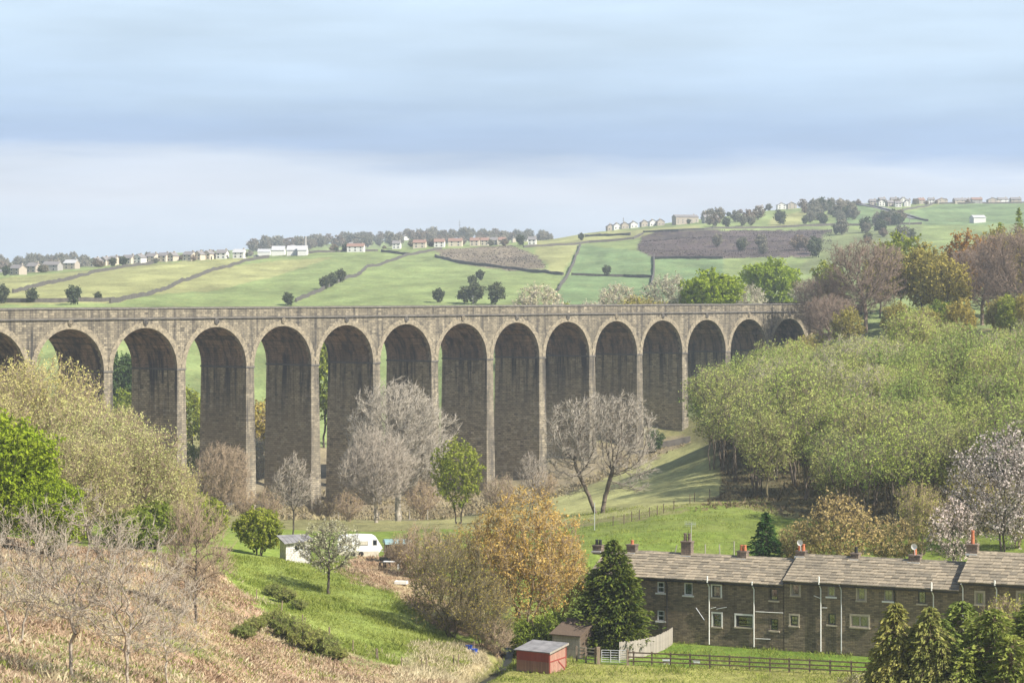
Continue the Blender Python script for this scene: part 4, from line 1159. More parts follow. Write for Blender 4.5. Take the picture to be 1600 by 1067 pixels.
T('oak_tree', 'wide grey bare tree with two leaning trunks in the field above the cottages', 'tree', 'twin', 936, 319, 1.0, .12)
T('bare_tree', 'pale bare shrub-like tree between golden willow and twin-trunked tree', 'tree', 'bareBrown2', 832, 385, .95)
T('conifer_tree', 'big dark conifer with sunlit yellow-green tips beside the cottages', 'tree', 'coniferBig', 958, 202, .98)
T('golden_willow', 'golden willow behind the left side of the dark conifer', 'tree', 'gold', 874, 214, .62, 1.1)
T('green_bush', 'yellow-green bush under the golden willow by the grey plank shed', 'bush', 'bushG', 862, 203, .7)
T('green_bush', 'yellow-green bush at the foot of the tall golden willow', 'bush', 'bushG', 812, 203, .62)
T('thicket_bush', 'brown thicket at the stream below the golden willow', 'bush', 'shrubBare', 775, 201, .62)
T('conifer_tree', 'small dense dark evergreen behind the cottage roofs', 'tree', 'coniferSmall', 1197, 246, 1.1)
T('maple_tree', 'pink-brown budding tree behind the middle cottage roof', 'tree', 'pinky', 1313, 243, 1.0)
T('maple_tree', 'lower olive and pink budding tree right of the bigger pink-brown one', 'tree', 'pinky', 1395, 246, .7)
T('maple_tree', 'small olive budding tree right of the dark evergreen', 'tree', 'pinky', 1245, 248, .62)
T('maple_tree', 'olive budding tree between the pink-brown tree and the small cherry', 'tree', 'freshOlive', 1440, 262, .95)
T('maple_tree', 'olive budding tree behind the small cherry', 'tree', 'freshOlive', 1520, 264, 1.0)
T('maple_tree', 'olive budding tree behind the tall chimney pot', 'tree', 'freshOlive', 1590, 258, .9)
T('cherry_tree', 'big white blossoming cherry at the right edge', 'tree', 'cherry', 1568, 246, 1.0)
T('cherry_tree', 'smaller white blossoming cherry left of the big one', 'tree', 'cherrySmall', 1490, 243, 1.0)
for px, Y, s, k, lb in ((1400, 150, .90, 'cypressA', 'drooping brown-tipped cypress at the lower right, leftmost of the clump'), (1455, 148, .88, 'cypressA', 'second drooping cypress with brown tips in the lower right clump'),
                        (1505, 154, .96, 'cypressB', 'dark green cypress in the middle of the lower right clump'), (1555, 146, .93, 'cypressB', 'broad green cypress in front of the right cottage'), (1612, 148, .97, 'cypressB', 'green cypress cut off by the right edge')):
    T('cypress_tree', lb, 'tree', k, px, Y, s)
T('thicket_bush', 'yellow-brown leafy thicket above the cypresses at the right edge', 'bush', 'freshOlive', 1572, 168, 1.0)
T('thicket_bush', 'second yellow-brown thicket right of the cypress tops', 'bush', 'freshOlive', 1625, 166, 1.05)
T('thicket_bush', 'small pale twiggy bush left of the cypress clump', 'bush', 'hawthorn', 1335, 166, .52)
T('green_bush', 'low green bush at the foot of the cypress clump', 'bush', 'bushG', 1362, 150, .55)
T('thicket_bush', 'yellow-green leafy bush in front of the left cypress', 'bush', 'freshOlive', 1345, 150, .62)
T('thicket_bush', 'yellow-green leafy bush between two cypresses at the bottom right', 'bush', 'freshOlive', 1490, 142, .62)

# wood on the right-hand slope
rw = random.Random(21); cnt = 0; spots = []
tries = 0
while cnt < 200 and tries < 6000:
    tries += 1
    px = rw.uniform(1105, 1690); Y = rw.uniform(262, 455)
    yf = np.interp(px, [1100, 1130, 1200, 1300, 1450, 1600, 1700], [385, 352, 318, 290, 275, 268, 268])
    yb = np.interp(px, [1100, 1150, 1200, 1300, 1400, 1480, 1600, 1700], [425, 462, 448, 440, 436, 428, 398, 385])
    if not (yf < Y < yb): continue
    x = (px - 800) / F * Y
    gap = (4.2 + 2.2 * float(vnoise(np.array([x / 9]), np.array([Y / 14]), 91)[0])) ** 2
    if any((x - a) ** 2 + (Y - b) ** 2 < gap for a, b in spots): continue
    spots.append((x, Y)); cnt += 1
    g = G(px, Y)
    front = Y < yf + 34
    plant_tree('alder_tree', 'young pale green tree at the front edge of the wood, trunk showing' if front else 'young tree in the pale green wood covering the right-hand slope', 'tree',
               P_['wood%d' % rw.choice((0, 0, 1, 1, 2, 3, 4) if not front else (5, 6, 5, 6, 2))], g, rw.uniform(0, 6.28), rw.uniform(.85, 1.05) * (.72 + .75 * float(vnoise(np.array([g.x / 8]), np.array([g.y / 12]), 93)[0])),
               'trees along the front edge of the wood' if front else 'trees of the wood on the right-hand slope')
# tall trees on the far bank, right
for nm, lb, k, px, Y, s in (
    ('beech_tree', 'large purple-brown bare beech right of the end of the viaduct', 'beech', 1352, 572, 1.0),
    ('beech_tree', 'large purple-brown bare beech at the right edge', 'beech', 1592, 545, 1.05),
    ('beech_tree', 'smaller dark bare tree against the end of the viaduct', 'beech', 1297, 560, .62),
    ('beech_tree', 'purple-brown bare beech between the orange oak and the right edge', 'beech', 1535, 570, .85),
    ('oak_tree', 'olive green oak right of the purple beech', 'bigOlive', 1440, 575, 1.05),
    ('oak_tree', 'second olive green oak below the orange one', 'bigOlive', 1478, 560, .95),
    ('oak_tree', 'orange-brown budding oak among the tall trees on the right', 'bigOrange', 1512, 590, 1.12),
    ('sycamore_tree', 'yellow-green tree rising behind the purple beech', 'freshMid', 1408, 610, 1.75),
    ('sycamore_tree', 'yellow-green tree left of the purple beech', 'freshMid', 1296, 640, 1.2),
    ('oak_tree', 'pale brown domed tree on the skyline of the right-hand wood', 'yellowBush', 1478, 690, 1.55),
    ('oak_tree', 'pale olive tree behind the right-hand beech', 'bigOlive', 1560, 620, 1.1),
    ('larch_tree', 'thin pale green conifer top above the right-hand beech', 'larch', 1592, 640, 1.0),
    ('larch_tree', 'lower thin pale green conifer top left of the taller one', 'larch', 1562, 640, .86),
    ('oak_tree', 'dark olive undergrowth tree at the foot of the purple beech', 'bigOlive', 1400, 540, .55),
    ('oak_tree', 'dark olive undergrowth tree at the foot of the right-edge beech', 'bigOlive', 1560, 520, .5),
    ('oak_tree', 'dark olive tree filling the gap right of the abutment', 'bigOlive', 1325, 545, .6),
    ('thorn_tree', 'pale olive bush at the foot of the end pilaster', 'yellowBush', 1268, 548, .95),
    ('thorn_tree', 'olive bush above the last visible arch of the wood edge', 'yellowBush', 1300, 520, .9),
    ('beech_tree', 'dark bare tree hiding the abutment', 'beech', 1283, 575, .75),
    ('oak_tree', 'olive bush between the wood and the last arches', 'bigOlive', 1245, 530, .42),
    ('oak_tree', 'olive oak in front of the purple beech trunk', 'bigOlive', 1375, 600, .85),
    ('oak_tree', 'olive oak at the far right behind the beech', 'bigOlive', 1605, 590, 1.05),
    ('oak_tree', 'orange oak close to the right edge', 'bigOrange', 1545, 600, 1.0),
    ('oak_tree', 'small olive tree below the two oaks', 'bigOlive', 1450, 520, .5),
    ('oak_tree', 'small olive tree below the orange oak', 'bigOlive', 1500, 515, .55),
    ('oak_tree', 'small olive tree under the right-edge beech', 'bigOlive', 1610, 505, .55),
    ('sycamore_tree', 'yellow-green undergrowth tree between oaks', 'freshMid', 1470, 535, .85),
    ('sycamore_tree', 'yellow-green undergrowth tree right of the purple beech', 'freshMid', 1425, 530, .8),
    ('sycamore_tree', 'yellow-green undergrowth tree below the right beech', 'freshMid', 1580, 515, .85),
    ('sycamore_tree', 'big rounded bright green tree behind the right part of the parapet', 'bigGreen', 1113, 642, 1.0),
    ('sycamore_tree', 'second bright green tree, farther and higher up the slope', 'bigGreen', 1204, 760, 1.12),
    ('sycamore_tree', 'small bright green tree just above the end of the parapet', 'bigGreen', 1236, 622, .42),
    ('thorn_tree', 'pale bare tree left of the purple beech above the parapet', 'paleBush', 1262, 640, 1.0),
    ('thorn_tree', 'pale bare tree right of the big bright green tree', 'paleBush', 1168, 650, 1.1),
    ('thorn_tree', 'domed yellow-brown tree behind the middle of the parapet', 'yellowBush', 832, 632, 1.4),
    ('thorn_tree', 'pale bare thorn rising behind the yellow-brown domed tree', 'paleBush', 842, 665, 1.55),
    ('sycamore_tree', 'little bright green tree right of the yellow-brown domed tree', 'freshMid', 893, 628, .95),
    ('thorn_tree', 'pale bare thorn in blossom behind the parapet, left of the big green tree', 'paleBush', 965, 640, 1.35),
    ('thorn_tree', 'pale bare thorn close left of the big bright green tree', 'paleBush', 1045, 650, 1.45),
    ('thorn_tree', 'yellowish thorn between two pale thorns behind the parapet', 'yellowBush', 1000, 630, 1.25),
    ('thorn_tree', 'pale thorn between the little green tree and the blossoming one', 'paleBush', 925, 632, 1.05),
    ('holly_tree', 'blue-green conifer-like tree seen through the second whole arch', 'deepMid', 192, 560, 1.5),
    ('birch_tree', 'yellow-green tree seen through the second whole arch, low down', 'freshMid', 196, 505, 1.1),
    ('birch_tree', 'yellow-green tree seen through the third whole arch', 'freshMid', 302, 510, 1.25),
    ('birch_tree', 'pale yellow bush seen through the third whole arch, low down', 'freshMid', 300, 480, .6),
    ('thorn_tree', 'golden brown tree seen through the fourth whole arch', 'yellowBush', 408, 520, 1.6),
    ('thorn_tree', 'pale tree seen through the fourth whole arch, low down', 'paleBush', 405, 500, .9),
    ('birch_tree', 'green tree seen through the narrow gap of the fifth whole arch', 'freshMid', 506, 560, 2.4),
    ('thorn_tree', 'pale bare bush in front of the pier foot left of the golden willow', 'paleBush', 175, 420, .9)):
    if k == 'larch' and 'larch' not in P_:
        P_['larch'] = conifer_meshes('larch', 60, 26, 7, BK['brown'], LF['fresh'], lev=60, per=5, spray=6, leaf=.5, droop=.1, shape=.8, h0=.2)
    T(nm, lb, 'tree', k, px, Y, s)
for px, Y, s in ((225, 345, .7), (262, 330, .6), (380, 340, .55), (420, 330, .6), (505, 350, .55), (545, 380, .7), (660, 385, .8), (780, 400, .8), (850, 420, .7)):
    T('thorn_tree', 'brown twiggy bush in the scrub at the foot of the viaduct', 'bush', 'shrubBare', px, Y, s * 1.5, group='scrub bushes at the foot of the viaduct')
T('ivy_bush', 'dark green ivy clump growing against a pier foot', 'bush', 'deepMid', 1022, 536, .62)
for px, Y, s in ((428, 206, .62), (446, 203, .7), (468, 199, .5), (430, 186, .8), (452, 183, .95), (478, 180, 1.0), (505, 180, .85), (400, 182, .6), (525, 178, .6), (380, 172, .6)):
    T('broom_bush', 'dark green broom bush among the dry bracken on the bank', 'bush', 'broom', px, Y, s, group='broom bushes on the bracken bank')

# trees and thickets out in the far fields
def FT(name, label, key, px, py, h, group=None, ymin=650):
    p = hit(px, py, ymin)
    base = 9.5
    return plant_tree(name, label, 'tree', P_[key], (p.x, p.y, p.z - .3), rr_.uniform(0, 6.28), h / base, group)
for px, py, h, lb in ((450, 478, 5, 'dark pyramid tree just above the parapet on the left'), (507, 452, 5.5, 'dark round tree on the field wall, lowest of three'), (519, 448, 6, 'dark round tree on the field wall, middle of three'),
                      (532, 441, 6, 'dark round tree on the field wall, highest of three'), (948, 432, 5.5, 'lone dark tree on the field wall right of the middle'), (775, 476, 8, 'grey-green tree beside the dark clump above the parapet'),
                      (738, 448, 5, 'dark tree above the clump, nearer one'), (750, 438, 5, 'dark tree above the clump, farther one'), (742, 475, 8, 'largest dark tree of the clump above the parapet'), (725, 474, 6, 'dark tree at the middle of the clump above the parapet'),
                      (685, 473, 5.5, 'dark tree at the left end of the clump above the parapet'), (50, 473, 5, 'dark tree in the hedge above the parapet at left'), (115, 476, 6.5, 'rounded tree in the hedge above the parapet at left'), (153, 471, 3.5, 'little tree at the right end of the left hedge'),
                      (2, 474, 6.5, 'dark tree at the left edge above the parapet'), (813, 384, 7, 'round dark tree beside the white cottage on the ridge'), (908, 376, 5, 'round bush in the upper pasture')):
    FT('field_tree', lb, 'farA', px, py, h)
rf_ = random.Random(31)
for i in range(235):
    px = rf_.uniform(395, 860) if i < 180 else rf_.uniform(-20, 140)
    Y = rf_.uniform(2150, 2560) if i < 180 else rf_.uniform(1850, 2300)
    p = G(px, Y)
    plant_tree('distant_tree', 'hazy tree in the wooded ridge behind the field houses' if i < 180 else 'hazy tree among the distant roofs at the far left', 'tree', P_['farC' if rf_.random() < .75 else 'farB'], p, rf_.uniform(0, 6.28), rf_.uniform(.6, 1.25),
               'trees of the hazy wooded ridge' if i < 180 else 'trees of the hazy far-left ridge')
for i in range(75):
    if i < 30: px, py = rf_.uniform(1252, 1335), rf_.uniform(326, 352)
    elif i < 45: px, py = rf_.uniform(1355, 1412), rf_.uniform(346, 353)
    elif i < 57: px, py = rf_.uniform(1100, 1225), rf_.uniform(344, 356)
    elif i < 66: px, py = rf_.uniform(1300, 1420), rf_.uniform(362, 385)
    else: px, py = rf_.uniform(1120, 1290), rf_.uniform(385, 408)
    p = hit(px, py, 900)
    plant_tree('distant_tree', 'hazy grey-brown tree in the thickets on the upper right hillside', 'tree', P_[rf_.choice(('farB', 'farC', 'farC', 'farA'))], (p.x, p.y, p.z - .3), rf_.uniform(0, 6.28), rf_.uniform(.55, 1.1), 'thicket trees on the upper right hillside')
# ------------------------------------------------------------------ sheds, caravan, fences
def yaw_frame(px, Y, yaw):
    p = G(px, Y); return p, yaw
# red field shelter: mono-pitch, boarded
RS = G(858, 191.6); RSR = -radians(34)
red = thing('field_shelter', 'small red boarded field shelter with grey felt roof in the paddock', 'shed', (RS.x, RS.y, RS.z - .02), RSR)
Ls, Ds, h1, h2 = 3.15, 2.5, 1.72, 2.12       # local: front runs to -x, depth +y
bw = .1575
bmF = MB(); bmF.box(0, bw - .008, -.025, 0, 0, h1 * .54); mF = bmF.mesh('board', M['worn_red'])
bmT = MB(); bmT.box(0, bw - .008, -.03, 0, h1 * .54 + .004, h1); mT = bmT.mesh('board', M['red_wood'])
core = MB(); core.hexa([(-Ls, .002, 0), (0, .002, 0), (0, Ds, 0), (-Ls, Ds, 0), (-Ls, .002, h1), (0, .002, h1), (0, Ds, h2), (-Ls, Ds, h2)])
core.build('wall', M['pink_wood'], red)
for i in range(int(Ls / bw)):
    link('board', mF, red, (-Ls + i * bw, 0, 0)); link('board', mT, red, (-Ls + i * bw, 0, 0))
for i in range(15):
    y0 = i * Ds / 15; hh = h1 + (h2 - h1) * (i + .5) / 15
    q = MB(); q.box(.002, .026, y0, y0 + Ds / 15 - .008, 0, hh - .01); q.build('board', M['pink_wood'], red)
tr = MB()
def bar(mb, a, b, w, t=.03):
    a, b = Vector(a), Vector(b); d = (b - a).normalized(); nn = Vector((1, 0, 0)); s = d.cross(nn) * w / 2
    mb.hexa([a - s, b - s, b + s, a + s] + [v + nn * t for v in (a - s, b - s, b + s, a + s)])
for y in (.04, Ds - .04):
    q = MB(); bar(q, (.028, y, 0), (.028, y, h1 + (h2 - h1) * y / Ds), .09); q.build('corner_trim', M['red_wood'], red)
for z in (h1 * .56,): q = MB(); bar(q, (.03, .05, z), (.03, Ds - .05, z + .12), .09); q.build('brace', M['red_wood'], red)
q = MB(); bar(q, (.032, .1, .08), (.032, Ds / 2, h1 * .55), .09); q.build('brace', M['pink_wood'], red)
q = MB(); bar(q, (.032, Ds / 2, h1 * .55), (.032, Ds - .1, .08), .09); q.build('brace', M['red_wood'], red)
for i in range(4):
    x0 = -Ls - .18 + i * (Ls + .36) / 4; x1 = x0 + (Ls + .36) / 4 - .012
    z = lambda y: h1 + (h2 - h1) * y / Ds
    q = MB(); q.hexa([(x0, -.2, z(-.2) + .01), (x1, -.2, z(-.2) + .01), (x1, Ds + .15, z(Ds + .15) + .01), (x0, Ds + .15, z(Ds + .15) + .01)] + [(x, y, z(y) + .07 + .006 * i) for x, y in ((x0, -.2), (x1, -.2), (x1, Ds + .15), (x0, Ds + .15))])
    q.build('roof_sheet', M['felt'], red)
q = MB(); q.hexa([(.184, -.2, h1 - .1), (.215, -.2, h1 - .1), (.215, Ds + .15, h2 - .06), (.184, Ds + .15, h2 - .06), (.184, -.2, h1 + .06), (.215, -.2, h1 + .06), (.215, Ds + .15, h2 + .1), (.184, Ds + .15, h2 + .1)])
q.build('bargeboard', M['grey_wood'], red)

# grey plank shed behind it
GS = G(906, 199); gs = thing('timber_shed', 'old grey plank shed with sagging brown roof, half behind the dark conifer', 'shed', GS, -radians(30))
core = MB(); core.hexa([(-2.6, 0, -.2), (0, 0, -.2), (0, 2.6, -.2), (-2.6, 2.6, -.2), (-2.6, 0, 1.9), (0, 0, 1.9), (0, 2.6, 2.7), (-2.6, 2.6, 2.7)]); core.build('wall', M['dark_wood'], gs)
for i in range(11):
    q = MB(); q.box(-2.62, .02, -.03, -.004, i * .172, i * .172 + .16); q.build('plank', M['grey_wood'], gs)
q = MB(); q.hexa([(-2.8, -.3, 1.86), (.2, -.3, 1.86), (.2, 2.8, 2.85), (-2.8, 2.8, 2.85), (-2.8, -.3, 1.95), (.2, -.3, 1.95), (.2, 2.8, 2.94), (-2.8, 2.8, 2.94)]); q.build('roof', M['dark_wood'], gs)

# peeling white shed
WS = G(466, 231); ws = thing('garden_shed', 'peeling white boarded shed with sagging grey roof on the bank', 'shed', WS, radians(24))
q = MB(); q.hexa([(-1.25, 0, -.3), (1.2, 0, -.3), (1.2, 1.9, -.3), (-1.25, 1.9, -.3), (-1.25, 0, 2.0), (1.2, 0, 2.2), (1.2, 1.9, 2.5), (-1.25, 1.9, 2.4)]); q.build('wall', M['peel'], ws)
for i in range(10):
    q = MB(); q.box(-1.27, 1.22, -.03, -.004, i * .2, i * .2 + .185); q.build('plank', M['peel'], ws)
q = MB(); q.box(-.45, .75, -.06, -.034, 1.25, 1.85); wi = q.build('window', M['white'], ws)
for x in (-.38, .2):
    q = MB(); q.box(x, x + .46, -.07, -.062, 1.32, 1.78); q.build('pane', M['glass'], wi)
for i in range(7):
    x0 = -1.55 + i * .45
    q = MB(); q.hexa([(x0, -.35, 1.95 + i * .025), (x0 + .44, -.35, 1.97 + i * .025), (x0 + .44, 2.1, 2.5), (x0, 2.1, 2.5), (x0, -.35, 2.04 + i * .025), (x0 + .44, -.35, 2.03 + i * .025), (x0 + .44, 2.1, 2.6), (x0, 2.1, 2.6)])
    q.build('roof_sheet', M['felt'], ws)

# touring caravan
CV = G(563, 256); cv = thing('caravan', 'white touring caravan parked in front of the green field', 'caravan', CV, radians(8))
cv.scale = (.88, .88, .88)
prof = [(-2.7, .45), (2.35, .45), (2.75, .95), (2.55, 1.35), (2.0, 2.25), (1.6, 2.5), (-.2, 2.6), (-2.2, 2.5), (-2.65, 2.1), (-2.8, 1.1)]
q = MB(); n = len(prof)
q.add([(x, 0, z) for x, z in prof] + [(x, 2.1, z) for x, z in prof], [tuple(range(n)), tuple(range(2 * n - 1, n - 1, -1))] + [(i, n + i, n + (i + 1) % n, (i + 1) % n) for i in range(n)])
q.build('body', M['caravan'], cv)
for (x0, x1, z0, z1, nm) in ((-.1, .95, 1.35, 1.85, 'window'), (1.55, 2.05, 1.35, 2.0, 'window'), (-2.1, -1.0, 1.35, 1.9, 'window')):
    q = MB(); q.box(x0, x1, -.03, -.003, z0, z1); w2 = q.build(nm, M['felt'], cv)
    q = MB(); q.box(x0 + .06, x1 - .06, -.045, -.032, z0 + .06, z1 - .06); q.build('pane', M['cream'] if x0 < 0 else M['glass'], w2)
q = MB(); q.box(-2.65, 2.3, -.02, .03, -.1, .62); q.build('skirt', M['cream'], cv)
for x in (-.9, .1):
    q = MB(); q.tube((x, -.06, .3), (x, .14, .3), .32, n=14); q.build('wheel', M['black_iron'], cv)
q = MB(); q.tube((2.7, 1.05, .5), (3.6, 1.05, .45), .05, n=6); q.build('tow_bar', M['galv'], cv)

# teal-roofed hut
TH = G(623, 250); th = thing('plank_hut', 'small brown hut with curved teal roof right of the caravan', 'shed', TH, radians(10))
q = MB(); q.box(-1.3, 1.25, 0, 2.0, -.3, 2.05); q.build('wall', M['old_wood'], th)
for i in range(8):
    q = MB(); q.box(-1.3 + i * .32, -1.3 + i * .32 + .3, -.03, -.003, 0, 2.0); q.build('board', M['old_wood'] if i > 3 else M['dark_wood'], th)
q = MB(); vs = []
for i in range(9):
    a = pi * i / 8; vs += [(-1.45, 1.0 - 1.25 * cos(a), 2.03 + .42 * sin(a)), (1.4, 1.0 - 1.25 * cos(a), 2.03 + .42 * sin(a))]
q.add(vs, [(2 * i, 2 * i + 1, 2 * i + 3, 2 * i + 2) for i in range(8)] + [tuple(range(0, 18, 2)), tuple(range(17, 0, -2))]); q.build('roof', M['teal'], th)
# table in front
TB = G(612, 245); tb = thing('garden_table', 'dark garden table with pale top between caravan and hut', 'table', TB, -radians(12))
q = MB(); q.box(-.85, .85, -.35, .35, .74, .80); q.build('tabletop', M['white'], tb)
for x in (-.75, .75):
    for y in (-.28, .28):
        q = MB(); q.box(x - .05, x + .05, y - .04, y + .04, -.15, .738); q.build('leg', M['white'] if x > 0 else M['black_iron'], tb)
for lb, px, Y in (('dark slatted bench at the left end of the garden table', 601, 246.5),):
    B = G(px, Y); bt = thing('garden_bench', lb, 'bench', B, -radians(12))
    q = MB(); q.box(-.6, .6, -.2, .25, .42, .47); q.build('seat', M['black_iron'], bt)
    q = MB(); q.box(-.6, .6, .26, .3, .55, 1.0); q.build('backrest', M['black_iron'], bt)
    for x in (-.52, .52): q = MB(); q.box(x - .04, x + .04, -.18, .29, -.1, .418); q.build('leg', M['black_iron'], bt)
# white trough on the bracken
TR = G(627, 228); t_ = thing('trough', 'white rectangular trough lying on the dry bracken', 'trough', (TR.x, TR.y, TR.z + .1), -radians(10))
q = MB(); q.box(-.55, .55, -.35, .35, 0, .08); q.build('base', M['galv'], t_)
for (x0, x1, y0, y1) in ((-.6, .6, -.4, -.351), (-.6, .6, .351, .4), (-.6, -.551, -.35, .35), (.551, .6, -.35, .35)):
    q = MB(); q.box(x0, x1, y0, y1, 0, .28); q.build('side', M['white'], t_)
# blue tubs by the stream
for px, Y, s, lb in ((733, 200, 1.0, 'left blue plastic tub by the stream'), (742, 199, .9, 'right blue plastic tub by the stream')):
    B = G(px, Y); q = MB()
    n = 14; ring = lambda r, z: [(r * cos(2 * pi * i / n), r * sin(2 * pi * i / n), z) for i in range(n)]
    q.add(ring(.2 * s, 0) + ring(.29 * s, .5 * s) + ring(.32 * s, .5 * s) + ring(.26 * s, .47 * s) + ring(.18 * s, .05), [tuple(range(n - 1, -1, -1))] + [(k * n + i, k * n + (i + 1) % n, (k + 1) * n + (i + 1) % n, (k + 1) * n + i) for k in range(4) for i in range(n)])
    prop(q.build('plastic_tub', M['blue'], None, B), lb, 'tub')

# post-and-rail fence in front of the cottages
fx = [981, 990, 1018.5, 1047.7, 1078, 1109, 1140, 1171, 1203, 1233, 1265, 1297, 1330, 1364]
fy = [195.6 - 5.0 * ((p - 981) / 316) for p in fx]
fen = thing('rail_fence', 'dark three-rail wooden fence between paddock and cottage lawn', 'fence', G(981, 195.6))
o0 = fen.location.copy(); pp = [G(p, y) - o0 for p, y in zip(fx, fy)]
for i, p in enumerate(pp):
    q = MB(); w = .10 if i == 0 else .06
    q.box(p.x - w, p.x + w, p.y - w, p.y + w, p.z - .3, p.z + 1.18 + (.12 if i == 0 else 0)); q.build('post', M['dark_wood'] if i else M['old_wood'], fen)
for a, b in zip(pp[:-1], pp[1:]):
    for z in (.36, .70, 1.06):
        q = MB(); u = (b - a).normalized(); nn = Vector((u.y, -u.x, 0)) * .075
        aa, bb = a + nn + Vector((0, 0, z)), b + nn + Vector((0, 0, z))
        q.hexa([aa - nn * .25 - Vector((0, 0, .055)), bb - nn * .25 - Vector((0, 0, .055)), bb + nn * .25 - Vector((0, 0, .055)), aa + nn * .25 - Vector((0, 0, .055)),
                aa - nn * .25 + Vector((0, 0, .055)), bb - nn * .25 + Vector((0, 0, .055)), bb + nn * .25 + Vector((0, 0, .055)), aa + nn * .25 + Vector((0, 0, .055))])
        q.build('rail', M['dark_wood'], fen)
# galvanised gate
a, b = G(940, 196.2), G(979, 195.7)
gt = thing('field_gate', 'galvanised five-bar metal gate beside the rail fence', 'gate', a)
d = b - a
for i, z in enumerate((.22, .40, .58, .78, .98, 1.18)):
    q = MB(); q.tube((0, 0, z), (d.x, d.y, z + d.z), .028, n=6); q.build('bar', M['galv'], gt)
for f in (0, .36, .70, 1):
    q = MB(); q.tube((d.x * f, d.y * f - .03, .2 + d.z * f), (d.x * f, d.y * f - .03, 1.2 + d.z * f), .03, n=6); q.build('upright', M['galv'], gt)
gpo = G(935, 196.3); q = MB(); q.box(-.15, .15, -.14, .14, -.4, 1.42); prop(q.build('gate_post', M['old_wood'], None, gpo), 'thick pale wooden post at the hinge side of the metal gate', 'post')
a, b = G(901, 197.6), G(930, 196.6)
wg = thing('wooden_hurdle', 'weathered wooden rail hurdle left of the metal gate', 'fence', a); d = b - a
for z in (.3, .62, .94, 1.2):
    q = MB(); q.hexa([(0, -.02, z - .05), (d.x, d.y - .02, z - .05), (d.x, d.y + .02, z - .05), (0, .02, z - .05), (0, -.02, z + .05), (d.x, d.y - .02, z + .05), (d.x, d.y + .02, z + .05), (0, .02, z + .05)]); q.build('rail', M['grey_wood'], wg)
for f in (0, .5, 1):
    q = MB(); q.box(d.x * f - .07, d.x * f + .07, d.y * f - .1, d.y * f - .024, -.2, 1.32); q.build('post', M['old_wood'], wg)
# close-boarded fence from the cottage towards the conifer
bf = thing('board_fence', 'pale grey close-boarded fence curving from the cottage wall to the conifer', 'fence', G(1051, 206.3)); o0 = bf.location.copy()
path = [G(1051, 206.3), G(1040, 203.8), G(1025, 201.6), G(1005, 199.8), G(985, 198.8), G(968, 198.4)]
L = [0]
for i in range(1, len(path)): L.append(L[-1] + (path[i] - path[i - 1]).length)
bm_ = MB(); bm_.box(-.072, .072, -.012, .012, -.15, 1.5); bmm = bm_.mesh('board', M['grey_wood'])
s = 0.08
while s < L[-1]:
    k = max(j for j in range(len(L) - 1) if L[j] <= s); f = (s - L[k]) / (L[k + 1] - L[k])
    p = path[k].lerp(path[k + 1], f); dd = path[k + 1] - path[k]
    o = link('board', bmm, bf, p - o0, math.atan2(dd.y, dd.x)); o.scale = (1, 1, random.uniform(.96, 1.02)); s += .152
# two pale feed boxes by the fence
for px, lb in ((1041, 'pale feed box at the fence, the left one'), (1088, 'pale feed box at the fence, the right one')):
    p = G(px, 195.9); q = MB(); q.box(-.28, .28, -.2, .2, 0, .32); q.box(-.32, .32, -.24, .24, .321, .36); prop(q.build('feed_box', M['galv'], None, p), lb, 'box')

# lone posts
def post(px, py, h, lb, grp, ymin=70, mt='grey_wood', r=.06, lean=0, name='fence_post'):
    p = hit(px, py, ymin); q = MB(); q.tube((0, 0, -.3), (lean * h, 0, h), r, r * .9, n=6)
    return prop(q.build(name, M[mt], None, p), lb, 'post', grp)
for px, py in ((401, 940), (439, 960), (472, 979), (476, 981), (512, 1000), (516, 1002), (551, 1019), (588, 1030), (591, 1031), (627, 1043), (660, 1046), (665, 1046), (709, 1040), (739, 1020), (715, 1042)):
    post(px, py, random.uniform(.85, 1.15), 'leaning old fence post on the bank between bracken and grass', 'old fence posts along the bank', 150, 'old_wood', .055, random.uniform(-.12, .12))
for px, py in ((958, 822), (975, 819), (987, 815), (999, 812), (1015, 808), (1027, 805), (1037, 802), (1053, 797), (1078, 787), (1085, 784), (1109, 778), (1125, 775)):
    post(px, py, 1.25, 'thin post of the wire fence across the sloping field', 'posts of the field wire fence', 280, 'dark_wood', .06)
for px, py, h, ln, lb in ((1052, 872, 1.4, .28, 'leaning grey post behind the cottage roof'), (1102, 872, 1.5, 0, 'upright post behind the roof, left of two'), (1125, 872, 1.5, -.05, 'upright post behind the roof, right of two'), (1147, 870, 1.7, 0, 'tallest upright post behind the roof, beside the evergreen')):
    post(px, py, h, lb, None, 240, 'grey_wood', .07, ln)
for px in (522, 529, 548, 585, 592, 627, 640, 668):
    post(px, 812, 1.6, 'pale fence post below the large bare tree', 'pale posts at the field edge', 300, 'grey_wood', .07)
a, b = G(1068, 262), G(1152, 258)
q = MB(); d = b - a; q.tube((0, 0, .25), (d.x, d.y, d.z + .3), .07, n=6); prop(q.build('timber_beam', M['cream'], None, a), 'long pale timber lying behind the cottage roof', 'beam')
p = hit(929, 828, 280); q = MB(); q.tube((0, 0, -.2), (0, 0, 3.4), .05, .04, n=6); prop(q.build('pole', M['galv'], None, p), 'thin grey pole below the twin-trunked bare tree', 'pole')
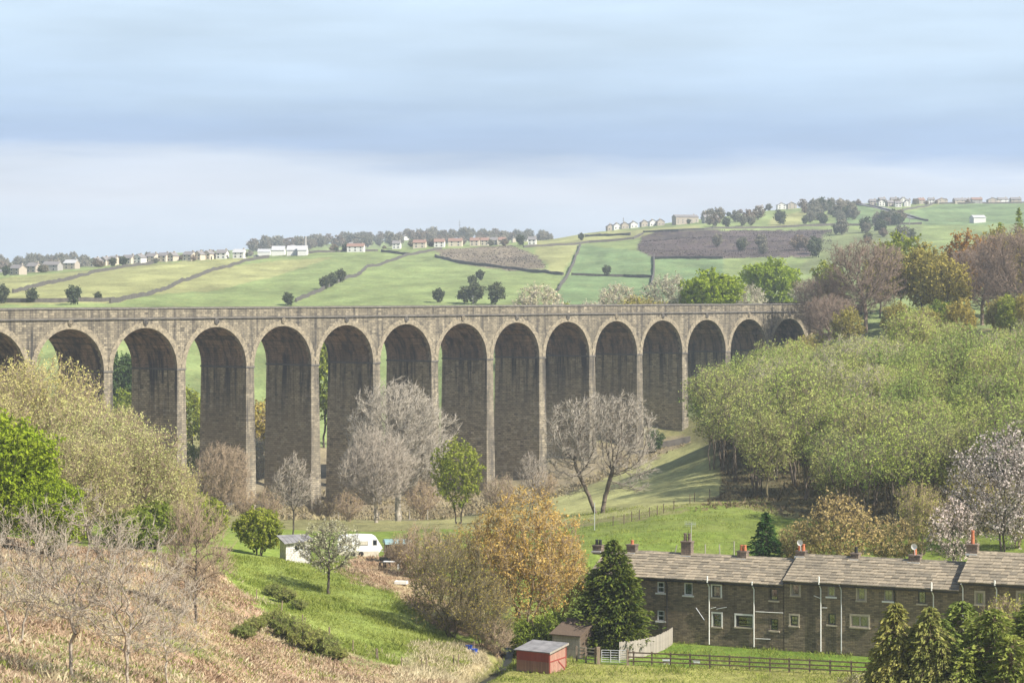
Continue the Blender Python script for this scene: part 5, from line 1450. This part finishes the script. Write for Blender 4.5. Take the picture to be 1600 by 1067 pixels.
# dry-stone walls over the far fields
def drystone(label, pts, ymin=600, h=1.5, t=.45, name='stone_wall'):
    P = [hit(px, py, ymin) for px, py in pts]
    pts3 = []
    for a, b in zip(P[:-1], P[1:]):
        n = max(1, int((b - a).length / 7))
        for i in range(n):
            q = a.lerp(b, i / n); pts3.append(Vector((q.x, q.y, hz(q.x, q.y))))
    pts3.append(P[-1])
    mb = MB(); vs = []; r = random.Random(len(pts) + int(pts[0][0]))
    for i, p in enumerate(pts3):
        d = pts3[min(i + 1, len(pts3) - 1)] - pts3[max(i - 1, 0)]; d.z = 0; d.normalize(); nn = Vector((-d.y, d.x, 0)); hh = h * r.uniform(.75, 1.15)
        vs += [p + nn * t - Vector((0, 0, .4)), p + nn * t * .7 + Vector((0, 0, hh)), p - nn * t * .7 + Vector((0, 0, hh)), p - nn * t - Vector((0, 0, .4))]
    fs = [(4 * i + k, 4 * i + k + 1, 4 * i + 5 + k, 4 * i + 4 + k) for i in range(len(pts3) - 1) for k in range(3)] + [(0, 1, 2, 3), tuple(4 * (len(pts3) - 1) + k for k in (3, 2, 1, 0))]
    o = P[0]; mb.add([v - o for v in vs], fs)
    prop(mb.build(name, M['wallstone'], None, o), label, 'wall')
for lb, pts in (('field wall running up the left hill from the parapet', [(172, 474), (220, 464), (270, 448), (330, 424), (390, 408), (420, 403)]),
                ('faint field wall along the left hillside below the houses', [(20, 458), (60, 448), (115, 436), (140, 429), (180, 421), (240, 412)]),
                ('field wall along the hedge trees above the parapet at left', [(-20, 472), (40, 473), (110, 472), (178, 471)]),
                ('long field wall rising past three dark trees to the ridge', [(462, 472), (490, 460), (540, 436), (580, 417), (635, 400), (672, 393), (690, 390)]),
                ('wall along the top of the left fields in front of the white sheds', [(330, 406), (400, 401), (480, 397), (590, 393)]),
                ('short wall along the ridge below the red-roofed house', [(596, 394), (640, 399)]),
                ('wall along the foot of the brown quarry bank', [(680, 402), (720, 412), (770, 418), (805, 421), (860, 428), (880, 430)]),
                ('wall climbing straight between two pastures right of the quarry bank', [(872, 455), (885, 435), (900, 400), (907, 384)]),
                ('level field wall through the lone dark tree', [(893, 430), (935, 432), (975, 433), (1020, 434)]),
                ('upright wall at the left edge of the heather moor', [(1018, 446), (1022, 420), (1022, 402)]),
                ('long wall below the upper pasture', [(818, 387), (870, 384), (920, 380), (990, 374), (1005, 366)]),
                ('wall along the bottom of the heather moor', [(1022, 405), (1060, 404), (1130, 405)]),
                ('wall along the top of the heather moor', [(1005, 364), (1060, 362), (1100, 360), (1200, 357), (1300, 353), (1440, 351)]),
                ('broken wall in the upper pasture', [(915, 370), (950, 369), (985, 368)]),
                ('wall beside the road on the right skyline', [(1342, 320), (1380, 328), (1430, 342), (1450, 346)]),
                ('wall below the skyline village on the right', [(1410, 330), (1460, 318), (1520, 313), (1600, 312)])):
    drystone(lb, pts)
drystone('tumbled stone wall near the pier feet at the field top', [(1018, 702), (1045, 697), (1078, 690)], 440, 1.5, .6)
drystone('low stone wall crossing in front of the left piers', [(285, 787), (340, 788), (420, 793)], 330, 1.2, .45)
# road on the right skyline
P = [hit(px, py, 1200) for px, py in ((1338, 318), (1372, 325), (1410, 336), (1432, 343))]
mb = MB(); vs = []
for i, p in enumerate(P): vs += [p + Vector((-4, 0, .6)), p + Vector((6, 8, .9))]
mb.add(vs, [(2 * i, 2 * i + 1, 2 * i + 3, 2 * i + 2) for i in range(3)]); prop(mb.build('road', M['felt']), kind='structure')

# ------------------------------------------------------------------ far houses
HM = dict(cream=simple('far_cream_wall', (.60, .52, .41), .8), white=simple('far_white_wall', (.74, .72, .68), .8), stone=simple('far_stone_wall', (.44, .38, .31), .85), grey=simple('far_grey_wall', (.36, .34, .32), .85),
          rgrey=simple('far_grey_roof', (.22, .205, .20), .8), rred=simple('far_red_roof', (.28, .17, .13), .8), rpale=simple('far_pale_roof', (.48, .48, .48), .7))
hc = [0]
def far_house(label, px, py, wpx, wall, roof, yaw=0.0, hgt=3.3, depth=6.0, rise=1.7, gable=False, name='far_house', chim=True, ymin=1100, win=True, at=None):
    p = at if at is not None else hit(px, py, ymin)
    sc = F / p.y; w = wpx * .88 / sc
    h = thing(name, label, 'house', p - Vector((0, 0, .8)), yaw)
    D = depth; q = MB(); hg = hgt + .8
    if gable:   # ridge runs away from the viewer
        q.add([(-w / 2, 0, 0), (w / 2, 0, 0), (w / 2, 0, hg), (0, 0, hg + rise), (-w / 2, 0, hg), (-w / 2, D, 0), (w / 2, D, 0), (w / 2, D, hg), (0, D, hg + rise), (-w / 2, D, hg)],
              [(0, 1, 2, 3, 4), (9, 8, 7, 6, 5), (1, 6, 7, 2), (5, 0, 4, 9)])
        r = MB(); e = .3
        for s in (-1, 1):
            pts = [(s * (w / 2 + e), -e, hg - e * rise / (w / 2)), (s * (w / 2 + e), D + e, hg - e * rise / (w / 2)), (0, D + e, hg + rise), (0, -e, hg + rise)]
            r.add([(x, y, z + .03) for x, y, z in pts] + [(x, y, z + .22) for x, y, z in pts], [(0, 1, 2, 3), (7, 6, 5, 4), (0, 3, 7, 4), (1, 0, 4, 5), (2, 1, 5, 6)])
    else:
        q.add([(-w / 2, 0, 0), (w / 2, 0, 0), (w / 2, D, 0), (-w / 2, D, 0), (-w / 2, 0, hg), (w / 2, 0, hg), (w / 2, D, hg), (-w / 2, D, hg), (-w / 2, D / 2, hg + rise), (w / 2, D / 2, hg + rise)],
              [(0, 1, 5, 4), (2, 3, 7, 6), (1, 2, 6, 9, 5), (3, 0, 4, 8, 7)])
        r = MB(); e = .3
        for s in (0, 1):
            yv = lambda v: v if s == 0 else D - v
            pts = [(-w / 2 - e, yv(-e), hg - e * rise / (D / 2)), (w / 2 + e, yv(-e), hg - e * rise / (D / 2)), (w / 2 + e, yv(D / 2), hg + rise), (-w / 2 - e, yv(D / 2), hg + rise)]
            r.add([(x, y, z + .03) for x, y, z in pts] + [(x, y, z + .22) for x, y, z in pts], [(3, 2, 1, 0), (4, 5, 6, 7), (0, 1, 5, 4), (1, 2, 6, 5), (3, 0, 4, 7)])
    q.build('wall', HM[wall], h); ro = r.build('roof', HM[roof], h)
    if chim:
        c = MB(); cx = 0 if gable else w * .38; cy = D * .7 if gable else D / 2; c.box(cx - .45, cx + .45, cy - .35, cy + .35, hg + rise - .6, hg + rise + .8); c.build('chimney', HM['stone'], ro)
    if win:
        nw = max(2, int(w / 3.2))
        for fl in range(2 if hgt > 3.2 else 1):
            for i in range(nw):
                x = -w / 2 + (i + .5) * w / nw; z = .8 + .6 + fl * 1.6
                g = MB(); g.box(x - .55, x + .55, -.05, -.004, z, z + .95); wd = g.build('window', M['white'], h)
                g = MB(); g.box(x - .47, x + .47, -.08, -.052, z + .08, z + .87); g.build('pane', M['glass'], wd)
    return h
HS = [  # label, px, py, width px, wall, roof, yaw, gable
    ('grey-roofed house at the far left of the skyline row', 22, 430, 22, 'stone', 'rgrey', -.5, False), ('dark-roofed house right of the far-left one', 48, 426, 20, 'stone', 'rgrey', -.4, False),
    ('long low grey house in the left row', 78, 424, 30, 'grey', 'rgrey', -.3, False), ('pale-roofed bungalow left of the cream gabled houses', 108, 421, 22, 'stone', 'rpale', -.3, False),
    ('leftmost cream gabled house', 146, 417.5, 16, 'cream', 'rgrey', -.4, True), ('cream gabled house next to the leftmost one', 160, 416, 14, 'cream', 'rgrey', -.4, True), ('narrow cream house with pale roof', 174, 415, 14, 'cream', 'rgrey', -.3, False),
    ('grey-roofed cream house in the middle of the left row', 197, 413, 20, 'cream', 'rgrey', -.4, False), ('white cream-gabled house right of it', 214, 412, 16, 'white', 'rgrey', -.4, True),
    ('stone house with broad grey roof', 234, 410.5, 18, 'cream', 'rgrey', -.4, False), ('cream house with tall grey roof', 252, 409.5, 18, 'cream', 'rgrey', -.4, False), ('cream gabled house beside the tall grey roof', 266, 409, 12, 'cream', 'rgrey', -.4, True),
    ('cream house right of the small green tree', 292, 408, 18, 'cream', 'rgrey', -.4, False), ('cream gabled house near the right end of the left row', 308, 407, 13, 'cream', 'rgrey', -.4, True), ('pale gabled house at the right end of the left row', 322, 406, 15, 'cream', 'rgrey', -.4, True),
    ('low white bungalow right of the left row', 345, 405, 18, 'white', 'rgrey', -.2, False), ('low white bungalow with red end', 372, 404, 20, 'white', 'rpale', -.2, False)]
for lb, px, py, w, wa, ro, ya, gb in HS: far_house(lb, px, py, w, wa, ro, ya, gable=gb)
for lb, px, w in (('long white shed with pale roof, left of the mill chimney', 412, 22), ('second long pale-roofed shed near the mill chimney', 434, 22), ('pale-roofed shed just left of the mill chimney', 456, 18), ('pale-roofed shed under the mill chimney', 472, 16)):
    far_house(lb, px, 399.5, w, 'white', 'rpale', .0, 3.2, 12, 2.6, name='mill_shed', chim=False, win=False)
for lb, px, py, w, wa, ro in (('low white house with red roof right of the conifers', 555, 394, 30, 'white', 'rred'), ('white gabled cottage among ridge trees', 619, 389.5, 14, 'white', 'rgrey'), ('cream house with brown roof on the ridge', 655, 388, 22, 'cream', 'rred'),
                              ('white villa with red-brown roof on the ridge', 686, 386.5, 18, 'white', 'rred'), ('red-roofed house at the left of the ridge terrace', 711, 385.5, 24, 'cream', 'rred'), ('first semi in the stepped ridge terrace', 741, 384.5, 16, 'cream', 'rred'),
                              ('second semi in the stepped ridge terrace', 757, 384, 14, 'cream', 'rred'), ('third semi in the stepped ridge terrace', 771, 383.5, 13, 'cream', 'rgrey'), ('last semi in the stepped ridge terrace', 784, 383, 12, 'cream', 'rred'), ('tiny white cottage below the round tree', 831, 383, 14, 'white', 'rgrey')):
    far_house(lb, px, py, w, wa, ro, -.1, hgt=3.4)
gn = ('leftmost', 'second', 'third', 'fourth', 'fifth', 'sixth', 'last')
for i, px in enumerate((955, 965, 977, 991, 1008, 1021, 1033)):
    far_house(gn[i] + ' grey-roofed gabled house on the central skyline', px, 357.5 - .06 * (px - 955), 13, ('stone', 'white')[i % 2 == 1], 'rgrey', .2, hgt=3.0, gable=True)
far_house('long stone terrace block with pale gable end on the central skyline', 1074, 350, 42, 'stone', 'rgrey', .25, hgt=5, depth=10)
far_house('grey terrace block right of the long stone terrace', 1112, 349, 26, 'grey', 'rgrey', .25, hgt=4.2)
far_house('white house on the hill right of the terraces', 1188, 331, 12, 'white', 'rgrey', .1)
for lb, px, py, w, wa, g in (('dormered house, left of the hilltop pair', 1222, 325, 16, 'white', True), ('dormered house, right of the hilltop pair', 1238, 323.5, 16, 'stone', True), ('tall grey house on the hilltop beside dark trees', 1296, 319, 14, 'grey', False), ('low house right of the tall grey one', 1314, 319.5, 12, 'stone', True)):
    far_house(lb, px, py, w, wa, 'rgrey', .1, gable=g, ymin=1500)
vil = [(1364, 321, 'stone'), (1378, 322, 'white'), (1392, 323, 'stone'), (1404, 324, 'white'), (1418, 323, 'white'), (1380, 318, 'grey'), (1397, 318, 'stone'), (1412, 318, 'white'), (1441, 319, 'stone'), (1456, 318, 'white'), (1473, 316, 'stone'), (1500, 314, 'stone'), (1527, 313, 'grey'), (1552, 312.5, 'stone'), (1568, 312, 'white'), (1588, 312, 'stone')]
for i, (px, py, wa) in enumerate(vil):
    if i >= 10: lb = ('red-brown', 'broad', 'dark', 'stone', 'white', 'rightmost')[i - 10] + ' house in the row along the right skyline'; gp_ = None
    else: lb = 'small %s house in the hilltop village beside the road' % {'stone': 'stone', 'white': 'white', 'grey': 'grey'}[wa]; gp_ = 'village houses beside the skyline road'
    o = far_house(lb, px, py, 18 if i >= 10 else 11, wa, 'rred' if i in (8, 10, 12) else 'rgrey', .1 * (i % 3), gable=(i % 3 == 1), ymin=1500)
    if gp_: o['group'] = gp_
rt_ = random.Random(88)
for i in range(58):
    if i < 20: px, py, ym, lb, gp_ = rt_.uniform(-5, 135), rt_.uniform(409, 420), 1700, 'tiny hazy house among trees on the far-left ridge', 'tiny houses of the far-left ridge'
    elif i < 40: px, py, ym, lb, gp_ = rt_.uniform(440, 880), rt_.uniform(368, 380), 2150, 'tiny hazy house in the wooded ridge', 'tiny houses of the wooded ridge'
    else: px, py, ym, lb, gp_ = rt_.uniform(1355, 1600), rt_.uniform(313, 322), 1700, 'small pale house at the back of the right skyline village', 'back houses of the right skyline village'
    p_ = G(px, rt_.uniform(1750, 2150) if i < 20 else rt_.uniform(2150, 2480) if i < 40 else rt_.uniform(1990, 2060))
    o = far_house(lb, 800 + F * p_.x / p_.y, HOR + F * (CZ - p_.z) / p_.y, rt_.uniform(6, 11), rt_.choice(('stone', 'white', 'cream')), 'rgrey', rt_.uniform(-.5, .5), hgt=3.4, gable=rt_.random() < .5, win=False, at=p_)
    o['group'] = gp_
far_house('long white barn below the right skyline pasture', 1531, 348.5, 22, 'white', 'rpale', .1, hgt=3.5, depth=10, chim=False, win=False)
# mill chimney, masts, poles
p = hit(477, 398, 1200); q = MB(); q.tube((0, 0, -1), (0, 0, 10.5), 1.05, .7, n=12); q.tube((0, 0, 10.2), (0, 0, 10.8), .85, .85, n=12); prop(q.build('mill_chimney', HM['grey'], None, p), 'tall dark mill chimney on the left ridge', 'chimney')
def mast(px, pyt, pyb, lb, ymin, r=.35):
    p = hit(px, pyb, ymin); h = (pyb - pyt) * p.y / F; m_ = thing('mast', lb, 'mast', p)
    q = MB(); q.tube((0, 0, -1), (0, 0, h), r, r * .5, n=6); q.build('shaft', M['felt'], m_)
    for z in (.72, .86): q = MB(); q.tube((-h * .07, 0, h * z), (h * .07, 0, h * z), r * .5, n=5); q.build('crossarm', M['felt'], m_)
mast(718, 343, 372, 'thin radio mast above the wooded ridge', 1600, .35); mast(974, 337, 355, 'small mast among the skyline gables', 1400, .3); mast(1421, 333, 353, 'dark utility pole beside the skyline road', 1200, .25); mast(739, 461, 476, 'pale pylon pole in front of the dark clump', 650, .15)

# garden trees round the far houses
rg_ = random.Random(77)
for i in range(74):
    if i < 26: px, dy, ym, lb, gp_ = rg_.uniform(0, 400), -1.0, 1150, 'small garden tree among the houses of the left skyline row', 'garden trees of the left skyline row'
    elif i < 40: px, dy, ym, lb, gp_ = rg_.uniform(500, 830), -1.0, 1250, 'small garden tree among the ridge houses', 'garden trees of the ridge houses'
    elif i < 52: px, dy, ym, lb, gp_ = rg_.uniform(940, 1230), -1.0, 1500, 'small tree among the houses of the central skyline', 'garden trees of the central skyline'
    else: px, dy, ym, lb, gp_ = rg_.uniform(1330, 1610), -1.0, 1600, 'small tree among the houses of the right skyline', 'garden trees of the right skyline'
    sky_y = float(np.interp(px, [0, 150, 330, 560, 700, 820, 1000, 1100, 1200, 1340, 1450, 1600], [430, 416, 404, 391, 385, 381, 352, 346, 324, 318, 318, 312]))
    p = hit(px, sky_y + rg_.uniform(-1, 3), ym)
    plant_tree('garden_tree', lb, 'tree', P_[rg_.choice(('farA', 'farC', 'farB'))], (p.x, p.y + rg_.uniform(2, 14), p.z - .3), rg_.uniform(0, 6.28), rg_.uniform(.28, .62), gp_)
hb = MB(); hb.box(-3300, 3300, -60, 9300, -8, 190)
m, nt, out = newmat('haze_air'); N = NT(nt)
v = N.n('ShaderNodeVolumePrincipled', {'Color': (.80, .90, 1.0, 1), 'Density': .00016, 'Anisotropy': .0})
nt.links.new(v.outputs[0], out.inputs['Volume'])
prop(hb.build('haze', m), kind='stuff')
# ------------------------------------------------------------------ ground cover nobody could count
def scatter(name, label, cat, mat, polys, n, size, seed, ymin, ymax, asp=2.2, up=.7, dens_noise=3.0, thr=.35, tall=0.0):
    """short blades, fronds and stalks spread over patches of ground"""
    rng = np.random.default_rng(seed)
    P = []
    for poly, w in polys:
        xs = [p[0] for p in poly]; ys = [p[1] for p in poly]
        got = 0; want = int(n * w); tries = 0
        while got < want and tries < 40:
            tries += 1
            k = want * 3
            Y = np.sqrt(rng.uniform(ymin ** 2, ymax ** 2, k)); px = rng.uniform(min(xs), max(xs), k); X = (px - 800) / F * Y
            Z = Hf(X, Y); py = HOR + F * (CZ - Z) / Y
            m = in_poly(px, py, poly) & (vnoise(X / dens_noise, Y / dens_noise, seed) > thr * rng.random(k) * 2)
            q = np.stack([X, Y, Z], -1)[m][:want - got]; P.append(q); got += len(q)
    P = np.concatenate(P); k = len(P)
    s = size * (.5 + rng.random(k)) * (.5 + vnoise(P[:, 0] / 2.2, P[:, 1] / 2.2, seed + 5))
    d = rng.normal(size=(k, 3)); d[:, 2] = np.abs(d[:, 2]) * .5 + up; d /= np.linalg.norm(d, axis=1)[:, None]
    side = np.cross(d, rng.normal(size=(k, 3))); side /= np.linalg.norm(side, axis=1)[:, None] + 1e-9
    a = P - d * s[:, None] * .1; tipp = P + d * s[:, None]; tipp[:, 2] -= (1 - up) * .15 * s
    mid = P + d * s[:, None] * .5
    V = np.stack([a, mid + side * (s / asp)[:, None] * .5, tipp, mid - side * (s / asp)[:, None] * .5], 1).reshape(-1, 3)
    o = link(name, np_mesh(name, V, np.arange(4 * k).reshape(-1, 4), mat, rng.random(k)))
    prop(o, label, cat, kind='stuff')
mb_ = leaf_mat('dry_bracken', (.34, .22, .135), (.55, .425, .29), .25, .3)
ms_ = leaf_mat('dry_straw', (.46, .38, .22), (.68, .59, .39), .25, .3)
mg_ = leaf_mat('rough_grass', (.17, .225, .035), (.33, .35, .09), .3, .3)
scatter('bracken', 'dead pink-brown bracken covering the left bank', 'bracken', mb_, [([(-30, 840), (325, 872), (380, 930), (488, 1002), (588, 1038), (708, 1058), (725, 1090), (-30, 1090)], .8), ([(520, 893), (560, 868), (650, 874), (760, 950), (735, 992), (690, 985), (610, 928)], .2)], 95000, .30, 71, 95, 262, 5.0, .6, 3.0, .55)
scatter('dry_grass', 'pale dry grass tufts on the bank and by the stream', 'grass', ms_, [([(-30, 860), (330, 880), (500, 990), (715, 1056), (725, 1090), (-30, 1090)], .6), ([(640, 1005), (755, 1012), (765, 1045), (735, 1080), (610, 1080)], .4)], 30000, .34, 72, 95, 225, 8.0, .9, 5.0, .6)
scatter('rough_grass', 'green grass tufts on the slope, the fields and the bank', 'grass', mg_, [([(330, 866), (540, 880), (700, 985), (740, 1035), (705, 1054), (590, 1034), (488, 1000), (380, 926)], .5), ([(-30, 860), (330, 880), (500, 990), (715, 1056), (-30, 1090)], .16), ([(870, 800), (1200, 780), (1260, 866), (870, 866)], .14), ([(740, 1085), (800, 1005), (1340, 1000), (1340, 1085)], .2)], 90000, .26, 73, 95, 330, 6.0, .9, 3.0, .6)
mw_ = leaf_mat('leaf_litter', (.12, .095, .055), (.22, .18, .10), .2, .3)
scatter('undergrowth', 'brown brambles and litter on the woodland floor', 'undergrowth', mw_, [([(1080, 800), (1130, 770), (1120, 660), (1250, 600), (1480, 560), (1640, 560), (1640, 835), (1450, 835), (1250, 818), (1160, 792)], 1)], 16000, .55, 74, 300, 450, 2.5, .5, 6.0, .5)
mk_ = leaf_mat('valley_scrub', (.22, .17, .10), (.36, .31, .17), .2, .3)
scatter('valley_scrub', 'tan scrub and brambles along the valley floor below the viaduct', 'undergrowth', mk_, [([(0, 830), (0, 700), (300, 770), (900, 760), (1020, 690), (1085, 690), (880, 775), (700, 812), (300, 815)], 1)], 24000, .6, 75, 330, 540, 2.5, .6, 6.0, .5)
mh_ = leaf_mat('heather', (.05, .04, .04), (.115, .09, .075), .1, .05)
scatter('heather', 'dark heather and scree on the moor patch and the quarry bank', 'heather', mh_, [([(1000, 372), (1030, 361), (1180, 360), (1300, 359), (1300, 395), (1260, 402), (1120, 404), (1022, 404), (995, 390)], .75), ([(685, 391), (800, 384), (840, 400), (855, 418), (800, 424), (720, 412), (690, 404)], .25)], 12000, .5, 76, 1000, 1700, 1.4, .35, 30.0, .7)
